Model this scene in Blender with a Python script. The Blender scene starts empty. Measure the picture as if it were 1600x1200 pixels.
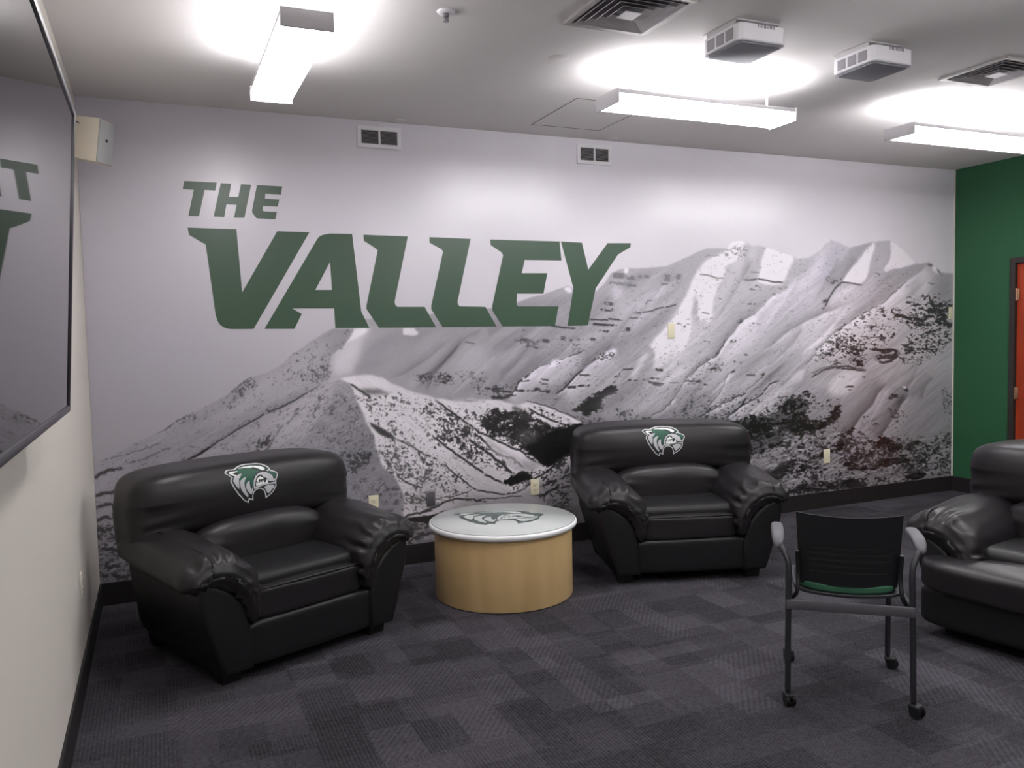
import bpy, bmesh, math, random
import numpy as np
from mathutils import Vector, Matrix, noise
from mathutils.geometry import tessellate_polygon
from mathutils.bvhtree import BVHTree

S = bpy.context.scene
COL = S.collection
PI = math.pi
rad = math.radians
random.seed(7)

# ------------------------------------------------------------------ camera
W, H, HB = 7.412, 3.069, 0.140          # room width, ceiling height, baseboard height
YB = -8.6                                # wall behind the camera
F_PX = 1279.166
CAM = np.array([0.3753, -5.5353, 1.6062])
YAW, PITCH, ROLL = -2.73208697 + PI, 0.0607069561, -0.0222962113


def cam_axes():
    f = np.array([math.sin(YAW) * math.cos(PITCH), math.cos(YAW) * math.cos(PITCH), -math.sin(PITCH)])
    r = np.array([math.cos(YAW), -math.sin(YAW), 0.0])
    u = np.cross(r, f)
    return (math.cos(ROLL) * r + math.sin(ROLL) * u, -math.sin(ROLL) * r + math.cos(ROLL) * u, f)


AX_R, AX_U, AX_F = cam_axes()
cd = bpy.data.cameras.new('camera')
cam = bpy.data.objects.new('camera', cd)
COL.objects.link(cam)
m = Matrix.Identity(4)
for i in range(3):
    m[i][0], m[i][1], m[i][2], m[i][3] = AX_R[i], AX_U[i], -AX_F[i], CAM[i]
cam.matrix_world = m
cd.sensor_fit = 'HORIZONTAL'
cd.sensor_width = 36.0
cd.lens = F_PX / 1600 * 36.0
cd.clip_start = 0.02
S.camera = cam

# ------------------------------------------------------------------ world and exposure
wd = bpy.data.worlds.new('world')
S.world = wd
wd.use_nodes = True
wd.node_tree.nodes['Background'].inputs[0].default_value = (0.8, 0.85, 1.0, 1)
wd.node_tree.nodes['Background'].inputs[1].default_value = 0.02
S.view_settings.view_transform = 'Standard'
S.view_settings.look = 'None'
S.view_settings.gamma = 1.0
S.view_settings.exposure = 1.88
S.view_settings.use_curve_mapping = False
LENS_DOWN = 6.9      # emission of the fixture's lower lens
LENS_UP = 3.2       # emission of the fixture's upper lens


# ------------------------------------------------------------------ helpers
def lin(c):
    return tuple((x / 12.92 if x <= 0.04045 else ((x + 0.055) / 1.055) ** 2.4) for x in c)


def srgb(r, g, b):
    return lin((r / 255, g / 255, b / 255)) + (1,)


def mat(name, col, rough=0.6, metal=0.0, spec=0.5, bump=None, emit=None, coat=0.0, var=None):
    mm = bpy.data.materials.new(name)
    mm.use_nodes = True
    nt = mm.node_tree
    b = nt.nodes['Principled BSDF']
    b.inputs['Base Color'].default_value = col
    b.inputs['Roughness'].default_value = rough
    b.inputs['Metallic'].default_value = metal
    b.inputs['Specular IOR Level'].default_value = spec
    b.inputs['Coat Weight'].default_value = coat
    tc = nt.nodes.new('ShaderNodeTexCoord')
    if var:
        sc, amt = var
        n = nt.nodes.new('ShaderNodeTexNoise')
        n.inputs['Scale'].default_value = sc
        n.inputs['Detail'].default_value = 5
        nt.links.new(tc.outputs['Object'], n.inputs['Vector'])
        mx = nt.nodes.new('ShaderNodeMix')
        mx.data_type = 'RGBA'
        mx.inputs[6].default_value = tuple(x * (1 - amt) for x in col[:3]) + (1,)
        mx.inputs[7].default_value = tuple(min(1, x * (1 + amt)) for x in col[:3]) + (1,)
        nt.links.new(n.outputs[0], mx.inputs[0])
        nt.links.new(mx.outputs[2], b.inputs['Base Color'])
    if bump:
        sc, st, dist = bump
        n = nt.nodes.new('ShaderNodeTexNoise')
        n.inputs['Scale'].default_value = sc
        n.inputs['Detail'].default_value = 4
        nt.links.new(tc.outputs['Object'], n.inputs['Vector'])
        bp = nt.nodes.new('ShaderNodeBump')
        bp.inputs['Strength'].default_value = st
        bp.inputs['Distance'].default_value = dist
        nt.links.new(n.outputs[0], bp.inputs['Height'])
        nt.links.new(bp.outputs[0], b.inputs['Normal'])
    if emit:
        b.inputs['Emission Color'].default_value = emit[0]
        b.inputs['Emission Strength'].default_value = emit[1]
    return mm


def link(name, me, material=None, parent=None, loc=None, smooth=False, auto=None):
    o = bpy.data.objects.new(name, me)
    COL.objects.link(o)
    if material is not None:
        for x in (material if isinstance(material, (list, tuple)) else [material]):
            me.materials.append(x)
    if parent is not None:
        o.parent = parent
    if loc is not None:
        o.location = loc
    if smooth or auto:
        me.polygons.foreach_set('use_smooth', [True] * len(me.polygons))
        if auto:
            me.set_sharp_from_angle(angle=rad(auto))
    return o


def obj(name, bm, material=None, parent=None, loc=None, smooth=False, auto=None):
    me = bpy.data.meshes.new(name)
    bm.normal_update()
    bm.to_mesh(me)
    bm.free()
    return link(name, me, material, parent, loc, smooth, auto)


def tag(o, label, cat, group=None):
    o['label'] = label
    o['category'] = cat
    if group:
        o['group'] = group
    return o


def thing(name, label, cat, loc=(0, 0, 0), rz=0.0, group=None):
    o = bpy.data.objects.new(name, None)
    o.empty_display_size = 0.1
    COL.objects.link(o)
    o.location = loc
    o.rotation_euler = (0, 0, rz)
    return tag(o, label, cat, group)


def structure(o):
    o['kind'] = 'structure'
    return o


def box(bm, c, s, bev=0.0, seg=2, M=None):
    r = bmesh.ops.create_cube(bm, size=1.0)
    vs = r['verts']
    for v in vs:
        v.co = Vector((c[0] + v.co.x * s[0], c[1] + v.co.y * s[1], c[2] + v.co.z * s[2]))
    if bev:
        es = list({e for v in vs for e in v.link_edges})
        out = bmesh.ops.bevel(bm, geom=es, offset=bev, segments=seg, profile=0.5, affect='EDGES')
        vs = list({v for f in out['faces'] for v in f.verts} | {v for v in vs if v.is_valid})
    if M is not None:
        seen = set()
        for v in vs:
            if v.is_valid and v not in seen:
                seen.add(v)
                v.co = M @ v.co
    return vs


def box_bm(c, s, bev=0.0, seg=2):
    bm = bmesh.new()
    box(bm, c, s, bev, seg)
    return bm


def tube(bm, pts, r, seg=12, cap=True):
    pts = [Vector(p) for p in pts]
    rings = []
    up = None
    for i, p in enumerate(pts):
        d = (pts[min(i + 1, len(pts) - 1)] - pts[max(i - 1, 0)]).normalized()
        if up is None:
            up = Vector((0, 0, 1)) if abs(d.z) < 0.9 else Vector((1, 0, 0))
        a = (up - d * up.dot(d)).normalized()
        up = a
        b = d.cross(a)
        rr = r[i] if isinstance(r, (list, tuple)) else r
        rings.append([bm.verts.new(p + (a * math.cos(t) + b * math.sin(t)) * rr)
                      for t in [2 * PI * k / seg for k in range(seg)]])
    for q, w in zip(rings, rings[1:]):
        for k in range(seg):
            bm.faces.new((q[k], q[(k + 1) % seg], w[(k + 1) % seg], w[k]))
    if cap:
        bm.faces.new(rings[0][::-1])
        bm.faces.new(rings[-1])


def bez(pts, n=8):
    """smooth polyline through the points (Catmull-Rom)"""
    P = [Vector(p) for p in pts]
    P = [P[0] * 2 - P[1]] + P + [P[-1] * 2 - P[-2]]
    out = []
    for i in range(1, len(P) - 2):
        for k in range(n):
            t = k / n
            a, b, c, d = P[i - 1], P[i], P[i + 1], P[i + 2]
            out.append(0.5 * ((2 * b) + (c - a) * t + (2 * a - 5 * b + 4 * c - d) * t * t
                              + (3 * b - a - 3 * c + d) * t ** 3))
    out.append(P[-2])
    return out


def lathe(bm, prof, seg=48, c=(0, 0, 0)):
    rings = []
    for (r, z) in prof:
        if r <= 1e-6:
            rings.append([bm.verts.new((c[0], c[1], c[2] + z))])
        else:
            rings.append([bm.verts.new((c[0] + r * math.cos(2 * PI * k / seg), c[1] + r * math.sin(2 * PI * k / seg),
                                        c[2] + z)) for k in range(seg)])
    for a, b in zip(rings, rings[1:]):
        if len(a) == 1 and len(b) == 1:
            continue
        for k in range(seg):
            j = (k + 1) % seg
            if len(a) == 1:
                bm.faces.new((a[0], b[k], b[j]))
            elif len(b) == 1:
                bm.faces.new((a[k], b[0], a[j]))
            else:
                bm.faces.new((a[k], b[k], b[j], a[j]))


def prism(bm, pts2, a0, a1, plane='xz', bev=0.0, seg=3):
    """outline in a plane, pushed from a0 to a1 along the remaining axis"""
    def P(p, a):
        if plane == 'xz':
            return (p[0], a, p[1])
        if plane == 'yz':
            return (a, p[0], p[1])
        return (p[0], p[1], a)
    v0 = [bm.verts.new(P(p, a0)) for p in pts2]
    v1 = [bm.verts.new(P(p, a1)) for p in pts2]
    n = len(pts2)
    f0 = bm.faces.new(v0)
    f1 = bm.faces.new(v1[::-1])
    for k in range(n):
        bm.faces.new((v0[k], v1[k], v1[(k + 1) % n], v0[(k + 1) % n]))
    bmesh.ops.recalc_face_normals(bm, faces=bm.faces[:])
    if bev:
        es = list(f0.edges) + list(f1.edges)
        bmesh.ops.bevel(bm, geom=es, offset=bev, segments=seg, profile=0.5, affect='EDGES')


def soft(c, h, e=5.0, n=18, fn=None):
    """closed pillow-like body: a cube sphere of exponent e, then bent by fn(point, unit) """
    bm = bmesh.new()
    bmesh.ops.create_cube(bm, size=2.0)
    bmesh.ops.subdivide_edges(bm, edges=bm.edges[:], cuts=n, use_grid_fill=True)
    for v in bm.verts:
        x, y, z = v.co
        # even out the spacing on the cube, then round it
        x, y, z = [math.sin(t * PI / 4) / math.sin(PI / 4) for t in (x, y, z)]
        L = (abs(x) ** e + abs(y) ** e + abs(z) ** e) ** (1 / e)
        u = Vector((x / L, y / L, z / L))
        p = Vector((c[0] + u.x * h[0], c[1] + u.y * h[1], c[2] + u.z * h[2]))
        v.co = fn(p, u) if fn else p
    bmesh.ops.recalc_face_normals(bm, faces=bm.faces[:])
    return bm


def wr(p, sc=3.0, seed=0.0):
    return noise.noise(Vector((p[0] * sc + seed, p[1] * sc + seed * 1.7, p[2] * sc - seed)))


def copy_tree(o, parent=None):
    c = o.copy()
    COL.objects.link(c)
    c.parent = parent
    for ch in o.children:
        copy_tree(ch, c)
    return c


# ------------------------------------------------------------------ materials
M_wall = mat('cream_wall_paint', srgb(214, 208, 200), 0.75, spec=0.25, bump=(160, 0.15, 0.002), var=(1.3, 0.03))
M_green = mat('green_wall_paint', srgb(44, 93, 62), 0.6, spec=0.35, bump=(160, 0.15, 0.002))
M_ceil = mat('ceiling_paint', srgb(234, 230, 229), 0.9, spec=0.15, bump=(220, 0.2, 0.002))
M_base = mat('black_vinyl_base', srgb(38, 35, 36), 0.5, spec=0.4)
M_leather = mat('black_leather', srgb(31, 29, 31), 0.40, spec=0.42, bump=(260, 0.12, 0.0015), var=(4, 0.12))
M_leather2 = mat('black_leather_panel', srgb(25, 24, 26), 0.46, spec=0.35, bump=(260, 0.12, 0.0015))
M_foot = mat('black_foot', srgb(22, 20, 20), 0.5)
M_black = mat('black_plastic', srgb(27, 27, 30), 0.45, spec=0.4)
M_frame = mat('dark_grey_metal', srgb(52, 52, 57), 0.4, metal=0.3)
M_dark = mat('vent_darkness', srgb(40, 38, 40), 0.8)
M_white = mat('white_enamel', srgb(226, 224, 228), 0.45)
M_offwhite = mat('white_plastic', srgb(242, 240, 244), 0.5)
M_greyp = mat('grey_plastic', srgb(140, 139, 147), 0.55)
M_cream = mat('cream_plastic', srgb(226, 220, 192), 0.4)
M_steel = mat('brushed_steel', srgb(150, 148, 152), 0.35, metal=0.8)
M_padgreen = mat('green_seat_fabric', srgb(44, 92, 68), 0.85, bump=(400, 0.3, 0.002))
M_letter = mat('green_vinyl_letter', srgb(58, 84, 65), 0.34, spec=0.6)
M_spk = mat('cream_speaker_body', srgb(214, 206, 190), 0.5)
M_grille = mat('grey_speaker_grille', srgb(168, 168, 168), 0.6, bump=(900, 0.4, 0.002))
M_hinge = mat('brass_hinge', srgb(190, 150, 120), 0.35, metal=0.8)
M_lens = mat('lit_lens_down', srgb(255, 255, 255), 0.5, emit=((1.0, 0.985, 1.0, 1), LENS_DOWN))
M_lens_up = mat('lit_lens_up', srgb(255, 255, 255), 0.5, emit=((0.985, 0.98, 1.0, 1), LENS_UP))


def wood_mat(name, c0, c1, scale, rough):
    mm = mat(name, c0, rough, spec=0.4)
    nt = mm.node_tree
    b = nt.nodes['Principled BSDF']
    tc = nt.nodes.new('ShaderNodeTexCoord')
    mp = nt.nodes.new('ShaderNodeMapping')
    mp.inputs['Scale'].default_value = scale
    n = nt.nodes.new('ShaderNodeTexNoise')
    n.inputs['Scale'].default_value = 1.0
    n.inputs['Detail'].default_value = 8
    n.inputs['Distortion'].default_value = 0.6
    cr = nt.nodes.new('ShaderNodeValToRGB')
    cr.color_ramp.elements[0].position = 0.3
    cr.color_ramp.elements[0].color = c0
    cr.color_ramp.elements[1].position = 0.75
    cr.color_ramp.elements[1].color = c1
    nt.links.new(tc.outputs['Object'], mp.inputs[0])
    nt.links.new(mp.outputs[0], n.inputs[0])
    nt.links.new(n.outputs[0], cr.inputs[0])
    nt.links.new(cr.outputs[0], b.inputs['Base Color'])
    return mm


M_maple = wood_mat('maple_veneer', srgb(212, 178, 126), srgb(226, 194, 142), (7, 7, 1.2), 0.4)
M_door = wood_mat('red_cherry_door', srgb(150, 50, 24), srgb(176, 66, 34), (14, 14, 1.2), 0.4)


def carpet():
    mm = bpy.data.materials.new('carpet_tiles')
    mm.use_nodes = True
    nt = mm.node_tree
    L = nt.links
    b = nt.nodes['Principled BSDF']
    b.inputs['Roughness'].default_value = 0.95
    b.inputs['Specular IOR Level'].default_value = 0.12

    def N(t, **k):
        n = nt.nodes.new(t)
        for a, v in k.items():
            setattr(n, a, v)
        return n

    def math_(op, a, c=None):
        n = N('ShaderNodeMath', operation=op)
        for i, x in enumerate((a, c)):
            if x is None:
                continue
            if isinstance(x, (int, float)):
                n.inputs[i].default_value = x
            else:
                L.new(x, n.inputs[i])
        return n.outputs[0]
    tc = N('ShaderNodeTexCoord')
    sep = N('ShaderNodeSeparateXYZ')
    L.new(tc.outputs['Object'], sep.inputs[0])
    X, Y = sep.outputs[0], sep.outputs[1]

    def cell(sx, sy, ox, oy):
        mp = N('ShaderNodeMapping')
        mp.inputs['Scale'].default_value = (sx, sy, 0)
        mp.inputs['Location'].default_value = (ox, oy, 0)
        L.new(tc.outputs['Object'], mp.inputs[0])
        fl = N('ShaderNodeVectorMath', operation='FLOOR')
        L.new(mp.outputs[0], fl.inputs[0])
        wn = N('ShaderNodeTexWhiteNoise', noise_dimensions='2D')
        L.new(fl.outputs[0], wn.inputs[0])
        return wn.outputs[0]
    r1 = cell(5.4, 3.6, 0.1, 0.3)
    r2 = cell(4.1, 7.3, 0.37, 0.11)
    r3 = cell(1.64, 1.64, 0.2, 0.5)
    tone = math_('ADD', math_('MULTIPLY', r1, 0.42), math_('ADD', math_('MULTIPLY', r2, 0.38), math_('MULTIPLY', r3, 0.2)))
    # fine ribs, turned a quarter from one patch to the next
    sx = math_('SINE', math_('MULTIPLY', math_('ADD', X, math_('MULTIPLY', Y, 0.0)), 2 * PI / 0.0155))
    sy = math_('SINE', math_('MULTIPLY', Y, 2 * PI / 0.0155))
    sd = math_('SINE', math_('MULTIPLY', math_('ADD', X, math_('MULTIPLY', Y, -0.75)), 2 * PI / 0.03))
    gt = math_('GREATER_THAN', r2, 0.62)
    mixr = N('ShaderNodeMix', data_type='FLOAT')
    L.new(gt, mixr.inputs[0])
    L.new(sx, mixr.inputs[2])
    L.new(sy, mixr.inputs[3])
    gt2 = math_('GREATER_THAN', r1, 0.8)
    mixd = N('ShaderNodeMix', data_type='FLOAT')
    L.new(gt2, mixd.inputs[0])
    L.new(mixr.outputs[0], mixd.inputs[2])
    L.new(sd, mixd.inputs[3])
    nz = N('ShaderNodeTexNoise')
    nz.inputs['Scale'].default_value = 190
    nz.inputs['Detail'].default_value = 3
    L.new(tc.outputs['Object'], nz.inputs[0])
    nb = N('ShaderNodeTexNoise')
    nb.inputs['Scale'].default_value = 45
    nb.inputs['Detail'].default_value = 2
    L.new(tc.outputs['Object'], nb.inputs[0])
    v = math_('ADD', math_('ADD', math_('MULTIPLY', tone, 0.38), 0.13),
              math_('ADD', math_('MULTIPLY', mixd.outputs[0], 0.06),
                    math_('ADD', math_('MULTIPLY', math_('SUBTRACT', nz.outputs[0], 0.5), 0.75),
                          math_('MULTIPLY', math_('SUBTRACT', nb.outputs[0], 0.5), 0.35))))
    cr = N('ShaderNodeValToRGB')
    cr.color_ramp.elements[0].position = 0.08
    cr.color_ramp.elements[0].color = srgb(34, 33, 36)
    cr.color_ramp.elements[1].position = 0.62
    cr.color_ramp.elements[1].color = srgb(86, 83, 90)
    L.new(v, cr.inputs[0])
    L.new(cr.outputs[0], b.inputs['Base Color'])
    bp = N('ShaderNodeBump')
    bp.inputs['Strength'].default_value = 0.5
    bp.inputs['Distance'].default_value = 0.004
    L.new(v, bp.inputs['Height'])
    L.new(bp.outputs[0], b.inputs['Normal'])
    return mm


M_carpet = carpet()

# ------------------------------------------------------------------ room shell
T = 0.12
structure(obj('floor', box_bm((W / 2, YB / 2, -T / 2), (W + 2 * T, -YB + 2 * T, T)), M_carpet))
structure(obj('ceiling', box_bm((W / 2, YB / 2, H + T / 2), (W + 2 * T, -YB + 2 * T, T)), M_ceil))
structure(obj('wall_back', box_bm((W / 2, T / 2, H / 2), (W + 2 * T, T, H)), M_wall))
structure(obj('wall_left', box_bm((-T / 2, YB / 2, H / 2), (T, -YB, H)), M_wall))
structure(obj('wall_front', box_bm((W / 2, YB - T / 2, H / 2), (W + 2 * T, T, H)), M_wall))
# right wall with the door opening
DY0, DY1, DZ = -0.575, -1.62, 2.185      # outer edges of the door frame
bm = bmesh.new()
box(bm, (W + T / 2, DY0 / 2, H / 2), (T, -DY0, H))
box(bm, (W + T / 2, (DY1 + YB) / 2, H / 2), (T, DY1 - YB, H))
box(bm, (W + T / 2, (DY0 + DY1) / 2, (DZ + H) / 2), (T, DY0 - DY1, H - DZ))
structure(obj('wall_right', bm, M_green))
bt = 0.012
structure(obj('baseboard_back', box_bm((W / 2, -bt / 2, HB / 2), (W, bt, HB), 0.003), M_base))
structure(obj('baseboard_left', box_bm((bt / 2, YB / 2, HB / 2), (bt, -YB - 2 * bt, HB), 0.003), M_base))
bm = bmesh.new()
box(bm, (W - bt / 2, (DY0 - bt) / 2, HB / 2), (bt, -DY0 - bt, HB), 0.003)
box(bm, (W - bt / 2, (DY1 + YB) / 2, HB / 2), (bt, DY1 - YB - bt, HB), 0.003)
structure(obj('baseboard_right', bm, M_base))
structure(obj('baseboard_front', box_bm((W / 2, YB + bt / 2, HB / 2), (W - 2 * bt, bt, HB), 0.003), M_base))
# slim lip where the mural meets the green wall
structure(obj('trim_1', box_bm((W - 0.006, -0.006, (H + HB) / 2), (0.012, 0.012, H - HB - 0.004), 0.002), M_wall))

door = bpy.data.objects.new('door_1', None)
COL.objects.link(door)
door.location = (W, (DY0 + DY1) / 2, 0)
structure(door)
dw = DY0 - DY1
bm = bmesh.new()
fw = 0.05
box(bm, (0.04, dw / 2 - fw / 2, DZ / 2), (0.13, fw, DZ), 0.004)
box(bm, (0.04, -dw / 2 + fw / 2, DZ / 2), (0.13, fw, DZ), 0.004)
box(bm, (0.04, 0, DZ - fw / 2), (0.13, dw - 2 * fw, fw), 0.004)
obj('door_frame', bm, mat('dark_door_frame', srgb(48, 42, 40), 0.5), door)
obj('door_leaf', box_bm((0.03, 0, (DZ - fw) / 2 + 0.003), (0.045, dw - 2 * fw - 0.006, DZ - fw - 0.012), 0.002), M_door, door)
for z in (1.86, 0.98, 0.22):
    bm = bmesh.new()
    tube(bm, [(-0.005, dw / 2 - fw - 0.004, z - 0.055), (-0.005, dw / 2 - fw - 0.004, z + 0.055)], 0.008)
    box(bm, (0.001, dw / 2 - fw - 0.015, z), (0.012, 0.03, 0.1), 0.001)
    obj('hinge', bm, M_hinge, door, auto=40)
bm = bmesh.new()
tube(bm, [(0.01, -dw / 2 + 0.13, 1.0), (-0.05, -dw / 2 + 0.13, 1.0)], 0.011)
tube(bm, [(-0.05, -dw / 2 + 0.13, 1.0), (-0.05, -dw / 2 + 0.25, 1.0)], 0.010)
obj('handle', bm, M_steel, door, auto=40)

# ------------------------------------------------------------------ the mural
# The wall is papered with one big photographic print of snowy mountains. Its picture is painted here,
# region by region, into an array of tones; the tones become the colours of the print's mesh.
PX0, PY0, PW, PH = 100, 140, 1410, 800
TONE = np.zeros((PH, PW))
BLUE = np.zeros((PH, PW))
rng = np.random.RandomState(11)
LAT = rng.rand(256, 256)
GY, GX = np.mgrid[0:PH, 0:PW].astype(float)
GX += PX0
GY += PY0


def tile(x0, y0, sc):
    return lambda pts: [(x0 + x / sc, y0 + y / sc) for x, y in pts]


T1, T2, T3, T4 = tile(140, 500, 5), tile(440, 500, 5), tile(520, 600, 4), tile(740, 400, 5)
T5, T6, T7, T8 = tile(940, 360, 5), tile(1200, 360, 5.3333), tile(940, 540, 5.3333), tile(1180, 560, 5)


def vnoise(x, y, seed=0):
    x = x + seed * 17.13
    y = y + seed * 9.71
    xi, yi = np.floor(x).astype(int), np.floor(y).astype(int)
    fx, fy = x - xi, y - yi
    fx = fx * fx * (3 - 2 * fx)
    fy = fy * fy * (3 - 2 * fy)
    a, b = LAT[yi % 256, xi % 256], LAT[yi % 256, (xi + 1) % 256]
    c, d = LAT[(yi + 1) % 256, xi % 256], LAT[(yi + 1) % 256, (xi + 1) % 256]
    return (a * (1 - fx) + b * fx) * (1 - fy) + (c * (1 - fx) + d * fx) * fy


def fbm(x, y, o=4, seed=0):
    s, a, n = 0, 1.0, 0
    for i in range(o):
        s = s + a * vnoise(x * 2 ** i, y * 2 ** i, seed + i * 3)
        n += a
        a *= 0.55
    return s / n - 0.5


def blur(a, r):
    if r < 0.4:
        return a
    n = int(math.ceil(r * 2.5))
    k = np.exp(-0.5 * (np.arange(-n, n + 1) / r) ** 2)
    k /= k.sum()
    p = np.pad(a, ((n, n), (0, 0)), 'edge')
    a = sum(k[i] * p[i:i + a.shape[0]] for i in range(2 * n + 1))
    p = np.pad(a, ((0, 0), (n, n)), 'edge')
    return sum(k[i] * p[:, i:i + a.shape[1]] for i in range(2 * n + 1))


def inside(poly, X, Y):
    r = np.zeros(X.shape, bool)
    n = len(poly)
    for i in range(n):
        x1, y1 = poly[i]
        x2, y2 = poly[(i + 1) % n]
        if y1 == y2:
            continue
        c = ((Y >= min(y1, y2)) & (Y < max(y1, y2)) & (X < (x2 - x1) * (Y - y1) / (y2 - y1) + x1))
        r ^= c
    return r


def win(pts, pad):
    xs, ys = [p[0] for p in pts], [p[1] for p in pts]
    a = max(0, int(min(xs) - pad - PX0))
    b = min(PW, int(max(xs) + pad - PX0) + 2)
    c = max(0, int(min(ys) - pad - PY0))
    d = min(PH, int(max(ys) + pad - PY0) + 2)
    return slice(c, max(c + 1, d)), slice(a, max(a + 1, b))


def jag(pts, amp, step=6.0, seed=1):
    """roughen a traced outline"""
    r = np.random.RandomState(seed)
    out = []
    for (x1, y1), (x2, y2) in zip(pts, pts[1:] + pts[:1]):
        n = max(1, int(math.hypot(x2 - x1, y2 - y1) / step))
        for i in range(n):
            t = i / n
            j = 0 if i == 0 else 1
            out.append((x1 + (x2 - x1) * t + j * r.uniform(-amp, amp), y1 + (y2 - y1) * t + j * r.uniform(-amp, amp)))
    return out


def mask(poly, f):
    w = win(poly, f * 3 + 2)
    mk = inside(poly, GX[w] + 0.01, GY[w] + 0.013).astype(float)
    return w, blur(mk, f)


def fill(poly, tone, f=2.0, alpha=1.0, blue=None, rough=1.0, keep=0.0):
    w, mk = mask(jag(poly, rough) if rough else poly, f)
    mk *= alpha
    base = tone + keep * (TONE[w] - blur(TONE[w], 6)) if keep else tone
    TONE[w] = TONE[w] * (1 - mk) + base * mk
    if blue is not None:
        BLUE[w] = BLUE[w] * (1 - mk) + blue * mk


def dist_line(pts, w):
    X, Y = GX[w], GY[w]
    D = np.full(X.shape, 1e9)
    S_ = np.zeros(X.shape)
    Tt = np.zeros(X.shape)
    n = len(pts) - 1
    for i in range(n):
        (x1, y1), (x2, y2) = pts[i], pts[i + 1]
        dx, dy = x2 - x1, y2 - y1
        L2 = dx * dx + dy * dy + 1e-9
        t = np.clip(((X - x1) * dx + (Y - y1) * dy) / L2, 0, 1)
        d = np.hypot(X - x1 - t * dx, Y - y1 - t * dy)
        s = np.sign(dx * (Y - y1) - dy * (X - x1))
        m_ = d < D
        D[m_] = d[m_]
        S_[m_] = s[m_]
        Tt[m_] = (i + t[m_]) / n
    return D, S_, Tt


def stroke(pts, width, tone, alpha=1.0, rough=0.8, broken=0.0, seed=3):
    pts = jag(pts, rough, 5, seed)[:]
    # jag closes the loop: drop the closing part
    k = pts.index(min(pts, key=lambda q: 0)) if False else None
    w = win(pts, width * 3 + 3)
    D, S_, Tt = dist_line(pts, w)
    a = np.clip((width - D) / max(0.8, width * 0.6) + 0.5, 0, 1) * alpha
    if broken:
        nz = vnoise(GX[w] / 5.0, GY[w] / 5.0, seed)
        a *= np.clip((nz - broken) * 6 + 0.5, 0, 1)
    TONE[w] = TONE[w] * (1 - a) + tone * a


def line(pts, width, tone, alpha=1.0, rough=0.8, broken=0.0, seed=3):
    r = np.random.RandomState(seed)
    out = []
    for (x1, y1), (x2, y2) in zip(pts, pts[1:]):
        n = max(1, int(math.hypot(x2 - x1, y2 - y1) / 5))
        for i in range(n):
            t = i / n
            j = 0 if i == 0 else rough
            out.append((x1 + (x2 - x1) * t + j * r.uniform(-1, 1), y1 + (y2 - y1) * t + j * r.uniform(-1, 1)))
    out.append(pts[-1])
    w = win(out, width * 3 + 3)
    D, S_, Tt = dist_line(out, w)
    a = np.clip((width * 0.5 - D) / 0.9 + 0.5, 0, 1) * alpha * np.clip(np.minimum(Tt, 1 - Tt) * 12 + 0.3, 0, 1)
    if broken:
        nz = vnoise(GX[w] / 4.0, GY[w] / 4.0, seed)
        a *= np.clip((nz - broken) * 6 + 0.5, 0, 1)
    TONE[w] = TONE[w] * (1 - a) + tone * a


def flank(pts, reach, amount, side, taper=True, edge=0.8):
    """soft shading that starts hard at a ridge line and fades out on one side of it"""
    w = win(pts, reach * 2.2)
    D, S_, Tt = dist_line(pts, w)
    a = np.exp(-D / reach * 1.6) * blur((S_ * side > 0).astype(float), edge)
    if taper:
        a *= np.clip(np.minimum(Tt, 1 - Tt) * 7, 0, 1)
    TONE[w] += 1.45 * amount * a


def specks(poly, dens, size=(1.0, 2.4), tone=0.2, f=6.0, alpha=0.9, stretch=1.6, ang=0.0, seed=5, soft_=0.5):
    """countless small rocks, bushes and trees; dens is about the share of the ground they cover"""
    w, mk = mask(poly, f)
    X, Y = GX[w], GY[w]
    wx, wy = 2.2 * fbm(X / 7, Y / 7, 2, seed + 50), 2.2 * fbm(X / 7, Y / 7, 2, seed + 51)
    a = np.zeros(X.shape)
    big = fbm(X / 26.0, Y / 20.0, 3, seed + 3) * 2.4
    for i, (s, g) in enumerate(((size[0], 0.6), ((size[0] + size[1]) / 2, -0.5), (size[1], 0.3))):
        ca, sa = math.cos(ang), math.sin(ang)
        u, v = ((X + wx) * ca + (Y + wy) * sa), (-(X + wx) * sa + (Y + wy) * ca)
        cb, sb = math.cos(ang + g), math.sin(ang + g)
        u2, v2 = X * cb + Y * sb, -X * sb + Y * cb
        nz = 0.62 * vnoise(u / (s * stretch * 1.5), v / (s * 1.5), seed + 7 * i) + 0.38 * vnoise(u2 / (s * 1.3), v2 / (s * 0.9), seed + 7 * i + 2)
        srt = np.sort(nz.ravel())
        loc = np.clip(dens * 0.34 * (0.85 + dens * 0.7) * (1 + 1.5 * big), 0.0, 0.75) * np.clip(mk * 1.1, 0, 1)
        th = np.interp(1 - loc, np.linspace(0, 1, len(srt)), srt)
        a = np.maximum(a, np.clip((nz - th) * 10 + 0.25, 0, 1) * (loc > 0.004))
    a *= alpha * np.clip(mk * 3, 0, 1)
    TONE[w] = TONE[w] * (1 - a) + tone * a


def crags(poly, ang, amount, ls=60.0, ss=9.0, f=8.0, seed=21, o=4):
    """lit and shaded sides of small gullies running down the slope"""
    w, mk = mask(poly, f)
    X, Y = GX[w], GY[w]
    wob = 14 * fbm(X / 70, Y / 70, 3, seed + 40)
    ca, sa = math.cos(ang), math.sin(ang)
    u, v = X * ca + Y * sa, -X * sa + Y * ca + wob
    h = -np.abs(fbm(u / ls, v / ss, o, seed))
    h2 = -np.abs(fbm(u / ls, (v + 1.6) / ss, o, seed))
    d = (h2 - h)
    d = np.clip(d / (d.std() + 1e-9), -2.5, 2.5)
    TONE[w] += mk * amount * d


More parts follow.
